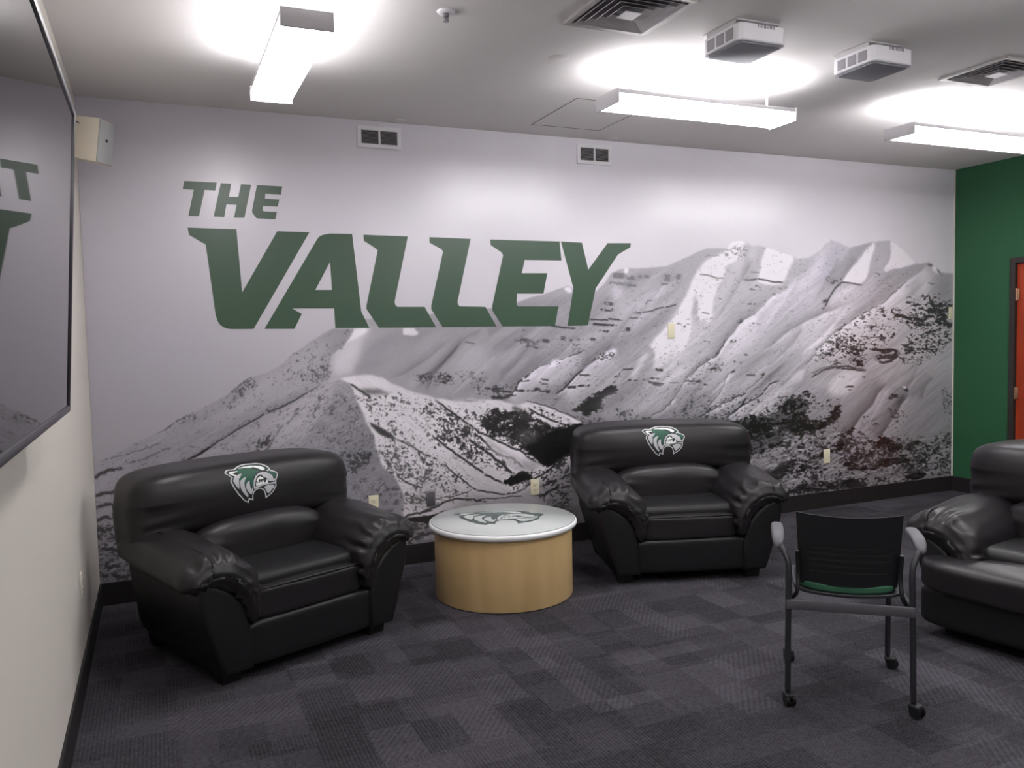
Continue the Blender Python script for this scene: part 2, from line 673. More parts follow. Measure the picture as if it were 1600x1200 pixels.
def forest(poly, tone=0.16, f=4.0, amp=1.1, alpha=0.93, seed=1, sx=6.0, sy=4.0, bias=0.0):
    """dark woods with a ragged edge and snow showing through"""
    w, mk = mask(poly, f)
    X, Y = GX[w], GY[w]
    n = fbm(X / sx, Y / sy, 3, seed) * 1.6 + 0.5 * fbm(X / 22, Y / 16, 2, seed + 5)
    a = np.clip((mk + amp * n * np.clip(mk * 4, 0, 1) - 0.42 + bias) * 4.0, 0, 1) * alpha
    TONE[w] = TONE[w] * (1 - a) + tone * a


def dashes(items, tone=0.22, seed=9):
    """short dark rock bands: (x, y, length, height, slope) in photo pixels"""
    for i, (x, y, L_, h_, sl) in enumerate(items):
        pts = [(x + L_ * t, y + L_ * sl * t) for t in (0, 0.33, 0.66, 1)]
        line(pts, h_, tone, 0.85, 0.7, 0.25, seed + i)


def streaks(poly, ang, amount, ls=60.0, ss=5.0, f=8.0, seed=21, o=3):
    """gullies and wind-blown furrows: noise drawn out along the slope"""
    w, mk = mask(poly, f)
    X, Y = GX[w], GY[w]
    wob = 10 * fbm(X / 90, Y / 90, 2, seed + 40)
    ca, sa = math.cos(ang), math.sin(ang)
    u, v = X * ca + Y * sa, -X * sa + Y * ca + wob
    TONE[w] += mk * amount * 2 * fbm(u / ls, v / ss, o, seed)


# ---- sky of the print
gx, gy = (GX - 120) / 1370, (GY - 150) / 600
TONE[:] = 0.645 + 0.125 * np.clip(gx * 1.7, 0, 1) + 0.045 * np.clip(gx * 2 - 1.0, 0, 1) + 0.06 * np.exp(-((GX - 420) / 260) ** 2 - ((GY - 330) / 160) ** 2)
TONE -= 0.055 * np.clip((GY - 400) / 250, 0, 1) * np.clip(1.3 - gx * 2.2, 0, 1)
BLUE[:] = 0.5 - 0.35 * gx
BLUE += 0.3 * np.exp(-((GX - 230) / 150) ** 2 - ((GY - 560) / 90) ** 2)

SKY = [(144,728),(206,694),(260,668),(276,656),(296,647),(350,620),(374,600),(390,589),(416,583),(436,572),(458,553),(480,536),(505,520),(530,508),
       (560,500),(620,493),(700,489),(780,479),(808,472),(830,464),(850,460),(872,452),(888,447),(893,450),(905,462),(930,457),(944,443),(954,428),
       (966,421),(978,419),(1000,419),(1020,418),(1040,416),(1065,405),(1090,393),(1106,387),(1118,387),(1132,388),(1142,378),(1150,377),(1156,374.5),
       (1166,379),(1174,385),(1186,384),(1196,386),(1200,387),(1218,394),(1236,399),(1247,405),(1264,402),(1282,391),(1290,380),(1295,379),(1297.5,373),
       (1301,377),(1306,378),(1312,380),(1327,387),(1346,382),(1365,377),(1389,376),(1399,381),(1416,396),(1431,411),(1438,412),(1451,409),(1462,416),
       (1470,426),(1489,427),(1500,428)]
MTN = SKY + [(1510, 940), (100, 940), (100, 752)]
SKY_TONE, SKY_BLUE = TONE.copy(), BLUE.copy()
fill(MTN, 0.60, 0.7, 1.0, 0.35, 0.4)
MM = inside(MTN, GX, GY)
DIAG = math.atan2(-0.80, 1.0)            # slope direction of the right-hand range

# broad tone of the range: paler high up, greyer towards the valley
TONE[MM] -= 0.05 * np.clip((GY[MM] - 480) / 260, 0, 1)

# ---- middle range (left of the main peak)
fill(T5([(0,400),(100,320),(500,280),(750,165),(840,135),(960,145),(800,240),(740,330),(680,400),(560,560),(380,890),(100,1100),(-500,1300),(-900,1200),(-700,700),(-300,350)]), 0.585, 5, 1, 0.5)
streaks(T4([(-200,560),(560,340),(1000,200),(1600,80),(1600,500),(1300,760),(1000,1060),(500,1120),(-100,1130)]), DIAG, 0.085, 100, 15, 8, 31)
streaks(T4([(-200,560),(560,340),(1000,200),(1600,80),(1600,500),(1300,760),(1000,1060),(500,1120),(-100,1130)]), DIAG, 0.014, 45, 3, 8, 33)
# misty peak behind the letters
fill(T4([(340,350),(550,300),(740,240),(770,250),(760,300),(700,330),(560,350),(340,400)]), 0.62, 2, 0.8)
fill(T4([(700,250),(745,238),(770,262),(765,290),(730,285)]), 0.80, 1.2, 0.9)
fill(T4([(340,350),(560,330),(760,300),(740,420),(340,400)]), 0.56, 4, 0.7)
# cliff band under the left skyline
for (x, y, L_, h_) in ((1085,150,90,9),(1195,160,60,9),(1290,160,80,5),(1490,170,45,11),(1585,160,30,9),(1060,210,120,5),(1200,225,70,4),(1460,218,100,3)):
    line(T4([(x, y), (x + L_, y + 6)]), h_, 0.40, 0.75, 1.0, 0.28, int(x))
fill(T4([(1180,90),(1210,95),(1200,140),(1170,130)]), 0.82, 1.2, 0.8)
fill(T4([(1080,240),(1160,230),(1180,290),(1120,330),(1090,360),(1070,300)]), 0.74, 4, 0.7)
fill(T4([(1100,360),(1250,330),(1360,380),(1300,430),(1180,480),(1100,440)]), 0.68, 8, 0.6)
line(T4([(1340,380),(1360,350),(1400,345)]), 1.6, 0.3, 0.7)
line(T4([(1250,445),(1310,445),(1390,430),(1440,408),(1500,400),(1560,385),(1595,378)]), 2.2, 0.26, 0.8, 0.8, 0.2)
dashes([(945,474,12,5,0.1),(938,483,16,3,0.2),(955,484,3,4,0),(920,499,30,2,0.05),(950,498,22,2.5,0.1),(920,505,44,2,0.08),(926,507,32,3,0.05),
        (936,516,14,2,0.2),(948,518,2,5,0.3),(972,518,3,3,-.5),(978,514,6,6,0.1),(983,497,14,1.5,0),(1000,497,8,1.5,0)], 0.24)
dashes([(805,531,18,4,0),(848,532,10,5,0.1),(826,540,14,2,0.3),(876,530,6,3,0),(922,530,8,4,0),(902,530,3,3,0),(816,516,4,2,0),(860,510,40,1.6,0.08),
        (876,526,8,2,0.2),(740,520,18,1.5,0)], 0.28)

# left shoulder: the ridge that carries the big snow apron
L1 = T2([(560,80),(540,130),(480,200),(390,270),(372,340),(368,400),(372,470)])
fill(T2([(560,80),(540,130),(480,200),(390,270),(372,340),(370,470),(450,455),(560,435),(700,430),(790,450),(850,490),(1000,550),(1200,610),(1480,620),(1600,640),(1750,560),(1600,60)]), 0.60, 1.6, 1, 0.4, 0.8)
streaks(T2([(560,80),(390,270),(372,460),(700,430),(850,490),(1200,610),(1600,640),(1600,60)]), math.atan2(-0.75, 1), 0.075, 110, 22, 8, 51)
streaks(T2([(560,80),(390,270),(372,460),(700,430),(850,490),(1200,610),(1600,640),(1600,60)]), math.atan2(-0.85, 1), 0.012, 60, 5, 8, 53)
fill(T2([(570,70),(700,60),(660,130),(630,200),(620,280),(580,360),(560,420),(400,450),(385,340),(400,270),(490,200),(550,120)]), 0.735, 5, 0.9, 0.2)
fill(T2([(570,68),(690,66),(640,110),(560,150),(470,215),(400,268),(480,190),(545,130)]), 0.84, 2, 0.9, 0.1)
fill(T2([(660,140),(900,70),(940,120),(860,240),(760,350),(700,420),(600,420),(620,330),(640,220)]), 0.56, 9, 0.55, 0.7)
fill(T2([(950,63),(1035,63),(1072,108),(1035,124),(945,112)]), 0.80, 0.9, 1, 0.0, 0.5)
fill(T2([(840,240),(1000,180),(1300,90),(1200,200),(1050,300),(900,430),(820,470),(760,420)]), 0.62, 9, 0.6, 0.5)
fill(T2([(1400,180),(1520,170),(1600,250),(1600,420),(1480,420),(1330,430),(1380,300)]), 0.68, 8, 0.6)
flank(T2([(1440,120),(1330,270),(1180,440),(1140,560)]), 9, -0.09, 1)
flank(T2([(1300,170),(1150,300),(960,420),(830,470)]), 9, -0.05, 1)
flank(T2([(1560,60),(1440,130),(1250,330),(1100,440)]), 6, -0.07, -1)
specks(T2([(1000,440),(1240,400),(1330,430),(1350,500),(1240,500),(1050,490)]), 0.28, (1.0, 2.2), 0.25, 3, 0.9, 1.6, 0, 61)
specks(T2([(1210,440),(1280,410),(1330,440),(1330,500),(1280,500)]), 0.5, (1.2, 2.6), 0.22, 2, 0.9, 1.6, 0, 62)
specks(T2([(1350,410),(1600,400),(1600,600),(1500,560)]), 0.2, (1.0, 2.2), 0.3, 3, 0.7, 1.8, 0, 63)
line(T2([(1430,170),(1510,185)]), 2, 0.35, 0.6, 0.5, 0.3)

# middle range details (tile 4)
K7 = T4([(870,735),(720,795),(600,830),(500,870),(430,925),(350,975),(325,1040),(300,1080),(240,1095)])
flank(K7, 26, 0.15, -1)
flank(K7, 16, -0.06, 1)
line(K7, 1.6, 0.30, 0.8, 0.9, 0.25, 71)
fill(T4([(560,860),(640,820),(700,800),(760,800),(850,830),(800,900),(740,960),(680,1010),(560,1010),(545,930)]), 0.70, 6, 0.7)
fill(T4([(590,840),(620,805),(660,810),(680,830),(640,860),(590,870)]), 0.82, 1.5, 0.8)
specks(T4([(590,830),(700,800),(680,860),(600,860)]), 0.35, (1, 2), 0.3, 1.5, 0.8)
K8 = T4([(1120,715),(1040,745),(970,810),(900,850),(850,895),(770,960),(720,1030),(640,1080)])
flank(K8, 30, 0.13, -1)
flank(K8, 16, -0.05, 1)
line(T4([(850,890),(790,940),(740,1000),(700,1040),(640,1080)]), 2.4, 0.24, 0.9, 1, 0.2, 73)
line(T4([(430,930),(350,985),(325,1050)]), 3, 0.24, 0.8, 1, 0.3, 74)
fill(T4([(1100,715),(1060,740),(1000,770),(940,830),(1000,830),(1080,790),(1120,750)]), 0.80, 2, 0.8)
specks(T4([(940,800),(1000,760),(1110,750),(1060,810),(950,840)]), 0.4, (1, 2.2), 0.28, 2, 0.85, 1.8, -0.3, 75)
fill(T4([(1000,850),(1200,790),(1280,730),(1240,830),(1150,930),(1000,1060),(900,1100),(860,1000),(920,900)]), 0.66, 9, 0.6)
dashes([(757,1035 / 5 + 400, 30, 3, 0.02),(768,621,22,3.5,0.1),(805,610,14,3,0.1),(813,596,14,2,-.1),(770,621,26,3,0)], 0.24)
dashes([(773,610,26,3,0.1),(810,610,50,2,0.02),(835,608,8,5,0.1),(853,612,5,5,0),(845,592,12,2,0.2),(768,621,14,6,0),(788,618,18,3,0),
        (886,605,14,4,0),(903,603,18,3,-.05),(905,586,16,2,0),(846,600,10,1.5,0),(847,604,9,1.5,0)], 0.24, 90)
specks(T4([(150,1020),(330,1000),(300,1100),(150,1120)]), 0.34, (1.2, 2.4), 0.26, 2, 0.85, 1.7, 0, 76)
specks(T4([(340,640),(600,650),(600,720),(420,720)]), 0.25, (1.2, 2.2), 0.28, 3, 0.8, 1.6, 0, 77)
specks(T4([(640,640),(860,640),(860,740),(700,760)]), 0.16, (1.0, 2.0), 0.34, 3, 0.7, 1.6, 0, 78)
line(T4([(615,545),(660,553),(720,562),(790,566)]), 2.2, 0.2, 0.9, 0.6, 0.1)
line(T4([(1165,890),(1240,880)]), 1.6, 0.3, 0.7)
line(T4([(1140,925),(1090,990)]), 1.8, 0.35, 0.7, 1, 0.2)
# dark forested gully running down to the middle armchair
forest(T4([(1090,1010),(1020,1050),(950,1090),(900,1120),(840,1170),(780,1210),(870,1240),(960,1220),(1010,1150),(990,1110),(1060,1070),(1130,1060)]), 0.17, 3, 1.0, 0.93, 420, 7, 5, 0.08)
specks(T4([(1100,1000),(900,1100),(760,1210),(1010,1210),(1030,1120),(1130,1060)]), 0.55, (1.2, 2.6), 0.2, 2, 0.8, 1.6, 0, 79)
fill(T4([(1040,1090),(1160,1080),(1200,1130),(1180,1200),(1020,1200),(1000,1150)]), 0.56, 5, 0.6)

# ---- main peak
R1 = T5([(800,250),(880,205),(960,170),(1010,95),(1080,78),(1130,95),(1090,160),(1060,230),(980,270),(950,350),(900,450),(870,560),(865,640),(840,720),(800,690),(760,700),
         (745,640),(735,480),(712,540),(705,640),(700,720),(690,790),(660,900),(600,980),(480,1060),(400,1080),(410,1000),(400,940),(370,900),(430,830),(540,720),(600,640),(640,540),(690,450),(740,330)])
fill(T5([(1130,95),(1290,130),(1480,195),(1600,225),(1640,330),(1500,440),(1350,500),(1200,650),(1100,700),(980,850),(900,980),(780,1050),(690,1120),(560,1210),(300,1250),(500,1050),(690,790),
         (760,700),(860,640),(870,560),(900,450),(950,350),(1000,260)]), 0.665, 4, 1, 0.3)
fill(R1, 0.80, 2.2, 1, 0.12)
fill(T5([(1110,110),(1170,125),(1282,133),(1250,240),(1210,330),(1160,420),(1090,400),(1090,290),(1105,200)]), 0.60, 3.5, 0.85, 0.3)
fill(T5([(1085,150),(1120,140),(1110,260),(1070,330),(1040,280)]), 0.68, 3, 0.8)
fill(T5([(1170,140),(1210,150),(1180,260),(1140,260)]), 0.72, 4, 0.7)
fill(T5([(1290,132),(1400,165),(1490,197),(1500,250),(1470,300),(1440,370),(1400,425),(1330,430),(1220,405),(1235,330),(1255,220)]), 0.81, 1.6, 1, 0.1)
fill(T5([(690,520),(725,500),(740,640),(760,740),(740,800),(700,800),(690,640)]), 0.68, 4, 0.7)
fill(T5([(620,600),(700,560),(700,740),(660,860),(580,900),(480,860),(540,740)]), 0.82, 5, 0.8)
fill(T5([(400,940),(370,900),(310,980),(240,1080),(200,1160),(330,1160),(390,1060),(415,990)]), 0.60, 2.5, 0.9, 0.3)
fill(T5([(330,960),(280,1040),(215,1150),(260,1170),(300,1080),(380,950)]), 0.74, 2.5, 0.8)
fill(T5([(430,1000),(560,960),(660,930),(700,1020),(620,1150),(480,1190),(340,1190),(400,1090)]), 0.72, 8, 0.8)
streaks(T5([(900,500),(1200,500),(1300,560),(900,980),(600,1200),(500,1180),(700,820),(860,700)]), math.atan2(-0.9, 1), 0.06, 90, 20, 10, 83)
fill(T5([(1080,430),(1200,480),(1300,540),(1200,640),(1100,690),(980,830),(900,960),(800,1020),(860,880),(930,720),(1000,560)]), 0.60, 9, 0.55, 0.6)
specks(T5([(960,150),(1130,100),(1140,230),(1060,240),(960,240)]), 0.36, (1.0, 2.2), 0.42, 2, 0.75, 2.0, 0, 84)
line(T5([(765,340),(830,350),(860,360),(900,372),(950,374)]), 1.8, 0.36, 0.85, 0.6, 0.1, 85)
line(T5([(1105,385),(1150,388),(1220,380),(1290,390),(1350,405),(1420,408)]), 2.6, 0.32, 0.85, 0.8, 0.15, 86)
line(T5([(1160,325),(1230,330)]), 2, 0.4, 0.6, 0.8, 0.2)
specks(T5([(1140,430),(1260,430),(1250,480),(1150,470)]), 0.45, (1, 2.2), 0.36, 1.5, 0.85, 2.2, 0, 87)
dashes([(1096,488,12,2,0.2),(1099,533,10,2,0.2),(1058,505,6,3,0.4),(1068,510,4,3,0),(1094,463,3,2,0),(1122,466,6,1.5,0.3),(1167,475,14,2,0),
        (1160,515,0.1,2,0),(1031,490,2,3,0)], 0.38, 95)
specks(T5([(750,740),(850,750),(840,790),(760,770)]), 0.3, (1, 2), 0.42, 1.5, 0.8, 1.6, 0.3, 88)
specks(T5([(440,920),(560,880),(660,1000),(640,1060),(480,1060)]), 0.14, (1, 2), 0.45, 3, 0.8, 1.6, 0.3, 89)
dashes([(1024,577,12,4,0.15),(1004,593,10,2,0),(1016,591,14,3,0.1),(1012,597,26,3.5,0.14),(1020,600,14,5,0.1),(972,577,18,1.6,-.05),(960,590,12,1.8,-.9),
        (980,594,6,2,0),(990,594,6,2,0.1),(1045,598,16,1.5,0),(1043,588,3,2,0)], 0.24, 99)

K1 = T5([(1600,330),(1560,380),(1500,440),(1440,480),(1350,500),(1290,560),(1200,655),(1110,700),(1070,740),(1040,790),(980,850),(930,920),(890,980),(780,1050),(720,1100),(690,1130),(640,1180),(560,1260)])
flank(K1, 60, 0.13, -1)
flank(K1, 22, -0.09, 1)
line(T5([(980,850),(930,920),(890,985),(840,1010),(780,1050),(720,1100),(680,1140)]), 2.2, 0.32, 0.85, 1.2, 0.2, 101)
dashes([(1153,503,6,6,-.3),(1142,532,8,3,0.1),(1156,530,1,2,0),(1140,534,9,2,0),(1100,560,6,2,0.2),(1118,555,5,4,-1),(1163,554,4,2,0),(1217,450,12,2,0.4),
        (1225,449,5,4,0.2),(1207,460,5,4,0),(1217,465,12,2,0.3),(1204,496,14,1.2,0.2),(1175,505,24,2,0.1),(1186,508,3,3,0)], 0.3, 111)
fill(T5([(1350,500),(1440,470),(1500,440),(1560,390),(1600,400),(1560,520),(1400,600),(1290,640),(1200,660)]), 0.77, 6, 0.8, 0.15)
specks(T5([(700,1040),(940,980),(940,1120),(740,1140)]), 0.2, (1.2, 2.2), 0.34, 4, 0.8, 1.6, 0, 103)
specks(T5([(640,1160),(780,1150),(780,1200),(640,1200)]), 0.4, (1.2, 2.2), 0.3, 2, 0.8, 1.6, 0, 104)

# ---- right-hand peaks (tile 6)
fill(T6([(250,240),(340,225),(440,165),(485,100),(520,80),(600,100),(690,150),(640,260),(560,330),(500,400),(470,520),(440,590),(460,660),(330,740),(200,820),(60,900),(-60,960),(-100,700),(60,560),(170,480),(230,380)]), 0.66, 3.5, 1, 0.5)
fill(T6([(520,140),(600,110),(660,170),(600,290),(520,390),(470,480),(440,520),(400,480),(430,330),(480,220)]), 0.60, 6, 0.8, 1.0)
fill(T6([(400,280),(470,160),(440,330),(360,400),(280,480),(190,500),(260,430),(330,360)]), 0.72, 5, 0.8)
fill(T6([(190,250),(250,245),(330,240),(400,215),(380,280),(280,360),(200,440),(150,460),(170,340)]), 0.58, 5, 0.7)
fill(T6([(690,150),(780,120),(885,92),(760,240),(680,330),(620,410),(520,470),(480,430),(530,340),(620,250)]), 0.56, 3, 0.95, 0.5)
fill(T6([(885,95),(893,150),(865,230),(845,320),(825,390),(780,440),(700,440),(620,425),(680,335),(760,240),(820,160)]), 0.82, 1.6, 1, 0.1)
fill(T6([(895,98),(1010,85),(1028,180),(1010,260),(965,330),(880,400),(820,450),(830,380),(850,260),(885,170)]), 0.61, 2.6, 1, 0.25)
fill(T6([(600,440),(700,450),(800,470),(760,540),(640,600),(560,650),(480,680),(470,640),(500,560),(550,490)]), 0.70, 5, 0.9)
fill(T6([(1020,85),(1060,110),(1110,150),(1170,205),(1230,272),(1190,290),(1100,320),(1040,320),(980,350),(968,325),(1010,260),(1028,180)]), 0.82, 1.3, 1, 0.05)
fill(T6([(980,350),(1050,325),(1110,322),(1200,290),(1275,283),(1330,262),(1290,330),(1150,430),(1060,510),(940,610),(850,660),(700,750),(580,840),(490,930),(400,1010),(440,900),(560,800),(700,680),(800,570),(880,480),(920,410)]), 0.565, 2.2, 1, 0.3)
fill(T6([(800,480),(950,350),(900,450),(820,560),(700,660),(560,760),(520,720),(600,640),(700,560)]), 0.66, 6, 0.8)
fill(T6([(300,760),(460,690),(640,620),(720,570),(640,700),(520,760),(480,860),(380,980),(240,1060),(60,1180),(-60,1180),(100,1060),(220,900)]), 0.665, 6, 0.9)
streaks(T6([(480,690),(900,470),(1000,450),(700,740),(380,1010),(100,1180),(-100,1180),(0,980),(300,760)]), DIAG, 0.07, 110, 18, 8, 121)
K4 = T6([(620,430),(560,480),(520,540),(490,600),(470,640)])
line(K4, 2.5, 0.3, 0.8, 1.2, 0.25, 122)
line(T6([(610,430),(690,440),(780,455)]), 2.4, 0.34, 0.85, 0.8, 0.1, 123)
specks(T6([(470,390),(640,390),(600,440),(500,440)]), 0.45, (1.0, 2.2), 0.36, 2, 0.8, 1.8, 0, 124)
dashes([(1285,472,8,4,-.4),(1284,482,4,2,0),(1372,429,2,3,0)], 0.3, 131)
K5 = T6([(640,610),(540,665),(460,690),(380,730),(320,755),(260,790),(200,820),(120,880),(30,960),(-60,1010)])
flank(K5, 20, -0.10, 1)
flank(K5, 20, 0.05, -1)
K6 = T6([(300,780),(270,850),(220,930),(150,1000),(60,1090),(-20,1170)])
flank(K6, 14, -0.08, 1)
K6b = T6([(560,760),(480,860),(380,940),(260,1040)])
flank(K6b, 14, 0.06, -1)
K3 = T6([(1320,275),(1285,335),(1150,430),(1060,510),(940,615),(870,645),(790,700),(700,745),(600,820),(540,860),(480,930),(400,1010),(330,1100),(220,1150)])
fill(T6([(1330,262),(1400,300),(1445,365),(1540,362),(1560,800),(1560,1300),(300,1300),(330,1110),(480,930),(600,820),(700,745),(870,645),(940,615),(1060,510),(1150,430),(1285,335)]), 0.60, 1.2, 1, 0.15, 1.4)
flank(K3, 40, 0.12, -1)
line(K3[2:], 1.6, 0.34, 0.7, 1.2, 0.25, 125)
fill(T6([(1345,262),(1400,300),(1440,355),(1400,360),(1360,310)]), 0.80, 1.2, 0.8)
dashes([(1450,412,6,5,0.6),(1464,421,8,3,1.2),(1449,442,10,2,0.2)], 0.36, 133)
fill(T6([(1400,380),(1540,365),(1545,560),(1470,600),(1380,680),(1360,560),(1380,450)]), 0.50, 8, 0.8, 0.5)
fill(T6([(1180,440),(1280,380),(1270,480),(1230,580),(1180,640),(1160,560)]), 0.58, 6, 0.8)
fill(T6([(1290,400),(1340,360),(1330,480),(1300,600),(1280,560)]), 0.70, 4, 0.7)
fill(T6([(930,640),(1000,640),(1000,760),(960,860),(950,960),(930,860)]), 0.70, 6, 0.7)
fill(T6([(860,700),(930,680),(940,840),(900,960),(850,960),(840,830)]), 0.64, 6, 0.6)
RKS = [([(860,640),(1060,650),(1100,740),(1050,900),(960,980),(800,1000),(820,1130),(620,1140),(350,1120),(480,930),(600,820),(700,745)], 0.26),
       ([(380,1010),(540,900),(700,830),(800,960),(790,1080),(640,1080),(420,1050)], 0.38),
       ([(1160,560),(1400,540),(1545,560),(1545,940),(1400,1020),(1200,1130),(1090,1060),(1150,900),(1200,800)], 0.36),
       ([(1050,700),(1300,740),(1360,800),(1200,800),(1070,740)], 0.55),
       ([(1400,640),(1540,580),(1545,860),(1440,840)], 0.5),
       ([(1280,860),(1420,840),(1400,1010),(1300,1010)], 0.4)]
for i, (pl_, dn) in enumerate(RKS):
    specks(T6(pl_), dn, (1.2, 2.8), 0.24, 5, 0.85, 2.0, 0.05, 141 + i)
for i, (a_, w_) in enumerate([([(1050,700),(1120,712),(1180,735),(1260,742),(1300,770)], 5), ([(1040,655),(1110,665)], 2.5), ([(860,992),(960,1000),(1040,996),(1090,1005)], 4),
                              ([(900,1070),(960,1050),(1040,1060),(1080,1030)], 8), ([(920,1092),(980,1098),(1040,1080)], 4), ([(940,1010),(1080,1020)], 6),
                              ([(680,985),(740,995),(800,1000)], 4), ([(640,910),(700,915)], 3), ([(740,1100),(790,1130)], 5), ([(770,885),(940,886)], 1.2),
                              ([(1380,760),(1430,770),(1540,772)], 3), ([(1360,580),(1380,640)], 5), ([(1400,740),(1440,790)], 6)]):
    line(T6(a_), w_, 0.25, 0.85, 1.4, 0.22, 150 + i)
line(T6([(360,1190),(440,1150),(540,1135),(640,1130),(740,1150),(820,1165)]), 2.6, 0.3, 0.85, 1, 0.15, 165)
line(T6([(1380,690),(1440,630),(1530,575)]), 2, 0.3, 0.7, 1, 0.2, 166)
fill(T6([(1500,700),(1545,700),(1545,770),(1490,765)]), 0.62, 1.5, 0.8)

# ---- lower right slopes (tiles 7 and 8)
fill(T8([(-1200,300),(-600,100),(0,-40),(330,-60),(700,20),(560,240),(300,360),(0,560),(-500,700),(-1200,700)]), 0.60, 12, 0.5)
streaks(T7([(0,450),(700,100),(1600,-100),(2600,0),(1900,300),(1600,440),(1100,700),(900,800),(0,640)]), DIAG, 0.085, 120, 15, 12, 171)
streaks(T7([(0,450),(700,100),(1600,-100),(2600,0),(1900,300),(1600,440),(1100,700),(900,800),(0,640)]), DIAG, 0.022, 50, 4, 12, 173)
fill(T7([(160,500),(300,440),(420,380),(540,380),(620,420),(560,500),(420,580),(200,600)]), 0.68, 9, 0.6)
fill(T7([(0,560),(100,540),(240,560),(220,620),(0,640)]), 0.66, 4, 0.6)
specks(T7([(110,530),(260,530),(260,600),(120,600)]), 0.4, (1.2, 2.2), 0.3, 2, 0.8, 1.6, .5, 174)
for i, (a_, w_, tn) in enumerate([([(1210,395),(1100,440),(960,510),(860,570),(790,600)], 2.6, 0.24), ([(1060,230),(980,400),(880,520)], 1.4, 0.40),
                                 ([(1210,430),(1120,540),(1030,600)], 2.6, 0.26), ([(1480,290),(1400,320),(1340,400),(1210,480),(1080,560)], 2.2, 0.26),
                                 ([(1440,400),(1340,500),(1270,580),(1200,640)], 2.6, 0.28), ([(1600,320),(1500,390),(1400,470),(1310,570)], 2.0, 0.32),
                                 ([(1350,240),(1290,300),(1180,390),(1000,470),(820,570)], 1.5, 0.36), ([(600,440),(520,530),(380,600)], 1.6, 0.34),
                                 ([(730,240),(690,300),(630,390),(560,500)], 1.8, 0.42), ([(1110,190),(1000,300),(900,400)], 1.4, 0.45)]):
    line(T7(a_), w_, tn, 0.8, 1.2, 0.2, 180 + i)
    flank(T7(a_), 12, 0.07, -1)
specks(T7([(560,460),(1000,430),(1300,420),(1600,440),(1300,640),(1000,620),(560,620)]), 0.17, (1.2, 2.4), 0.28, 8, 0.8, 1.5, -0.5, 195)
dashes([(1105,577,14,3,-.1),(1118,578,8,4,0),(1142,582,6,3,-.4),(1146,565,3,3,0),(1163,554,5,2,0.2),(1070,595,20,2,0.05),(1088,596,6,4,0),(1099,600,6,2,0.3),
        (1166,586,14,2,0),(1190,587,4,4,-.8)], 0.3, 201)
fill(T8([(300,130),(385,78),(372,160),(250,240),(130,340),(0,450),(-60,500),(-40,420),(100,300),(240,200)]), 0.72, 2, 0.9, 0.1)
fill(T8([(560,230),(620,140),(700,88),(800,92),(862,100),(850,180),(780,250),(680,300),(580,280)]), 0.74, 4, 0.9, 0.0)
fill(T8([(860,90),(1100,60),(1200,100),(1100,180),(960,300),(840,440),(740,560),(640,640),(560,680),(620,540),(680,360),(780,240)]), 0.60, 7, 0.9, 0.1)
fill(T8([(1260,150),(1400,120),(1520,100),(1530,620),(1300,620),(1000,600),(1100,420),(1200,270)]), 0.57, 8, 0.8, 0.1)
flank(T8([(1040,195),(960,270),(920,360),(830,450),(760,550),(660,630)]), 22, -0.12, 1)
flank(T8([(1040,195),(960,270),(920,360),(830,450),(760,550),(660,630)]), 20, 0.06, -1)
flank(T8([(1210,270),(1140,360),(1090,450),(1000,580),(960,640)]), 18, -0.11, 1)
flank(T8([(1210,270),(1140,360),(1090,450),(1000,580),(960,640)]), 16, 0.05, -1)
flank(T8([(1400,150),(1330,220),(1300,330)]), 14, -0.06, 1)
streaks(T8([(880,90),(1520,100),(1530,620),(900,640),(640,640)]), math.atan2(-1.1, 1), 0.035, 60, 8, 10, 205)
line(T8([(440,150),(520,95),(600,75),(700,80),(860,100)]), 2.6, 0.28, 0.8, 1, 0.2, 206)
dashes([(1312,588,6,3,0.1),(1321,604,12,3,0),(1348,588,3,3,0.5),(1392,618,10,6,0.1),(1388,622,6,4,0),(1412,606,6,5,0.8),(1325,609,6,1.5,0)], 0.26, 211)
fill(T8([(1150,215),(1170,218),(1180,235),(1160,238)]), 0.85, 0.8, 0.9)
crags(T8([(-1200,100),(-500,-300),(300,-700),(1500,-700),(1540,640),(900,640),(300,560),(0,640),(-1200,300)]), DIAG, 0.012, 80, 14, 14, 475)
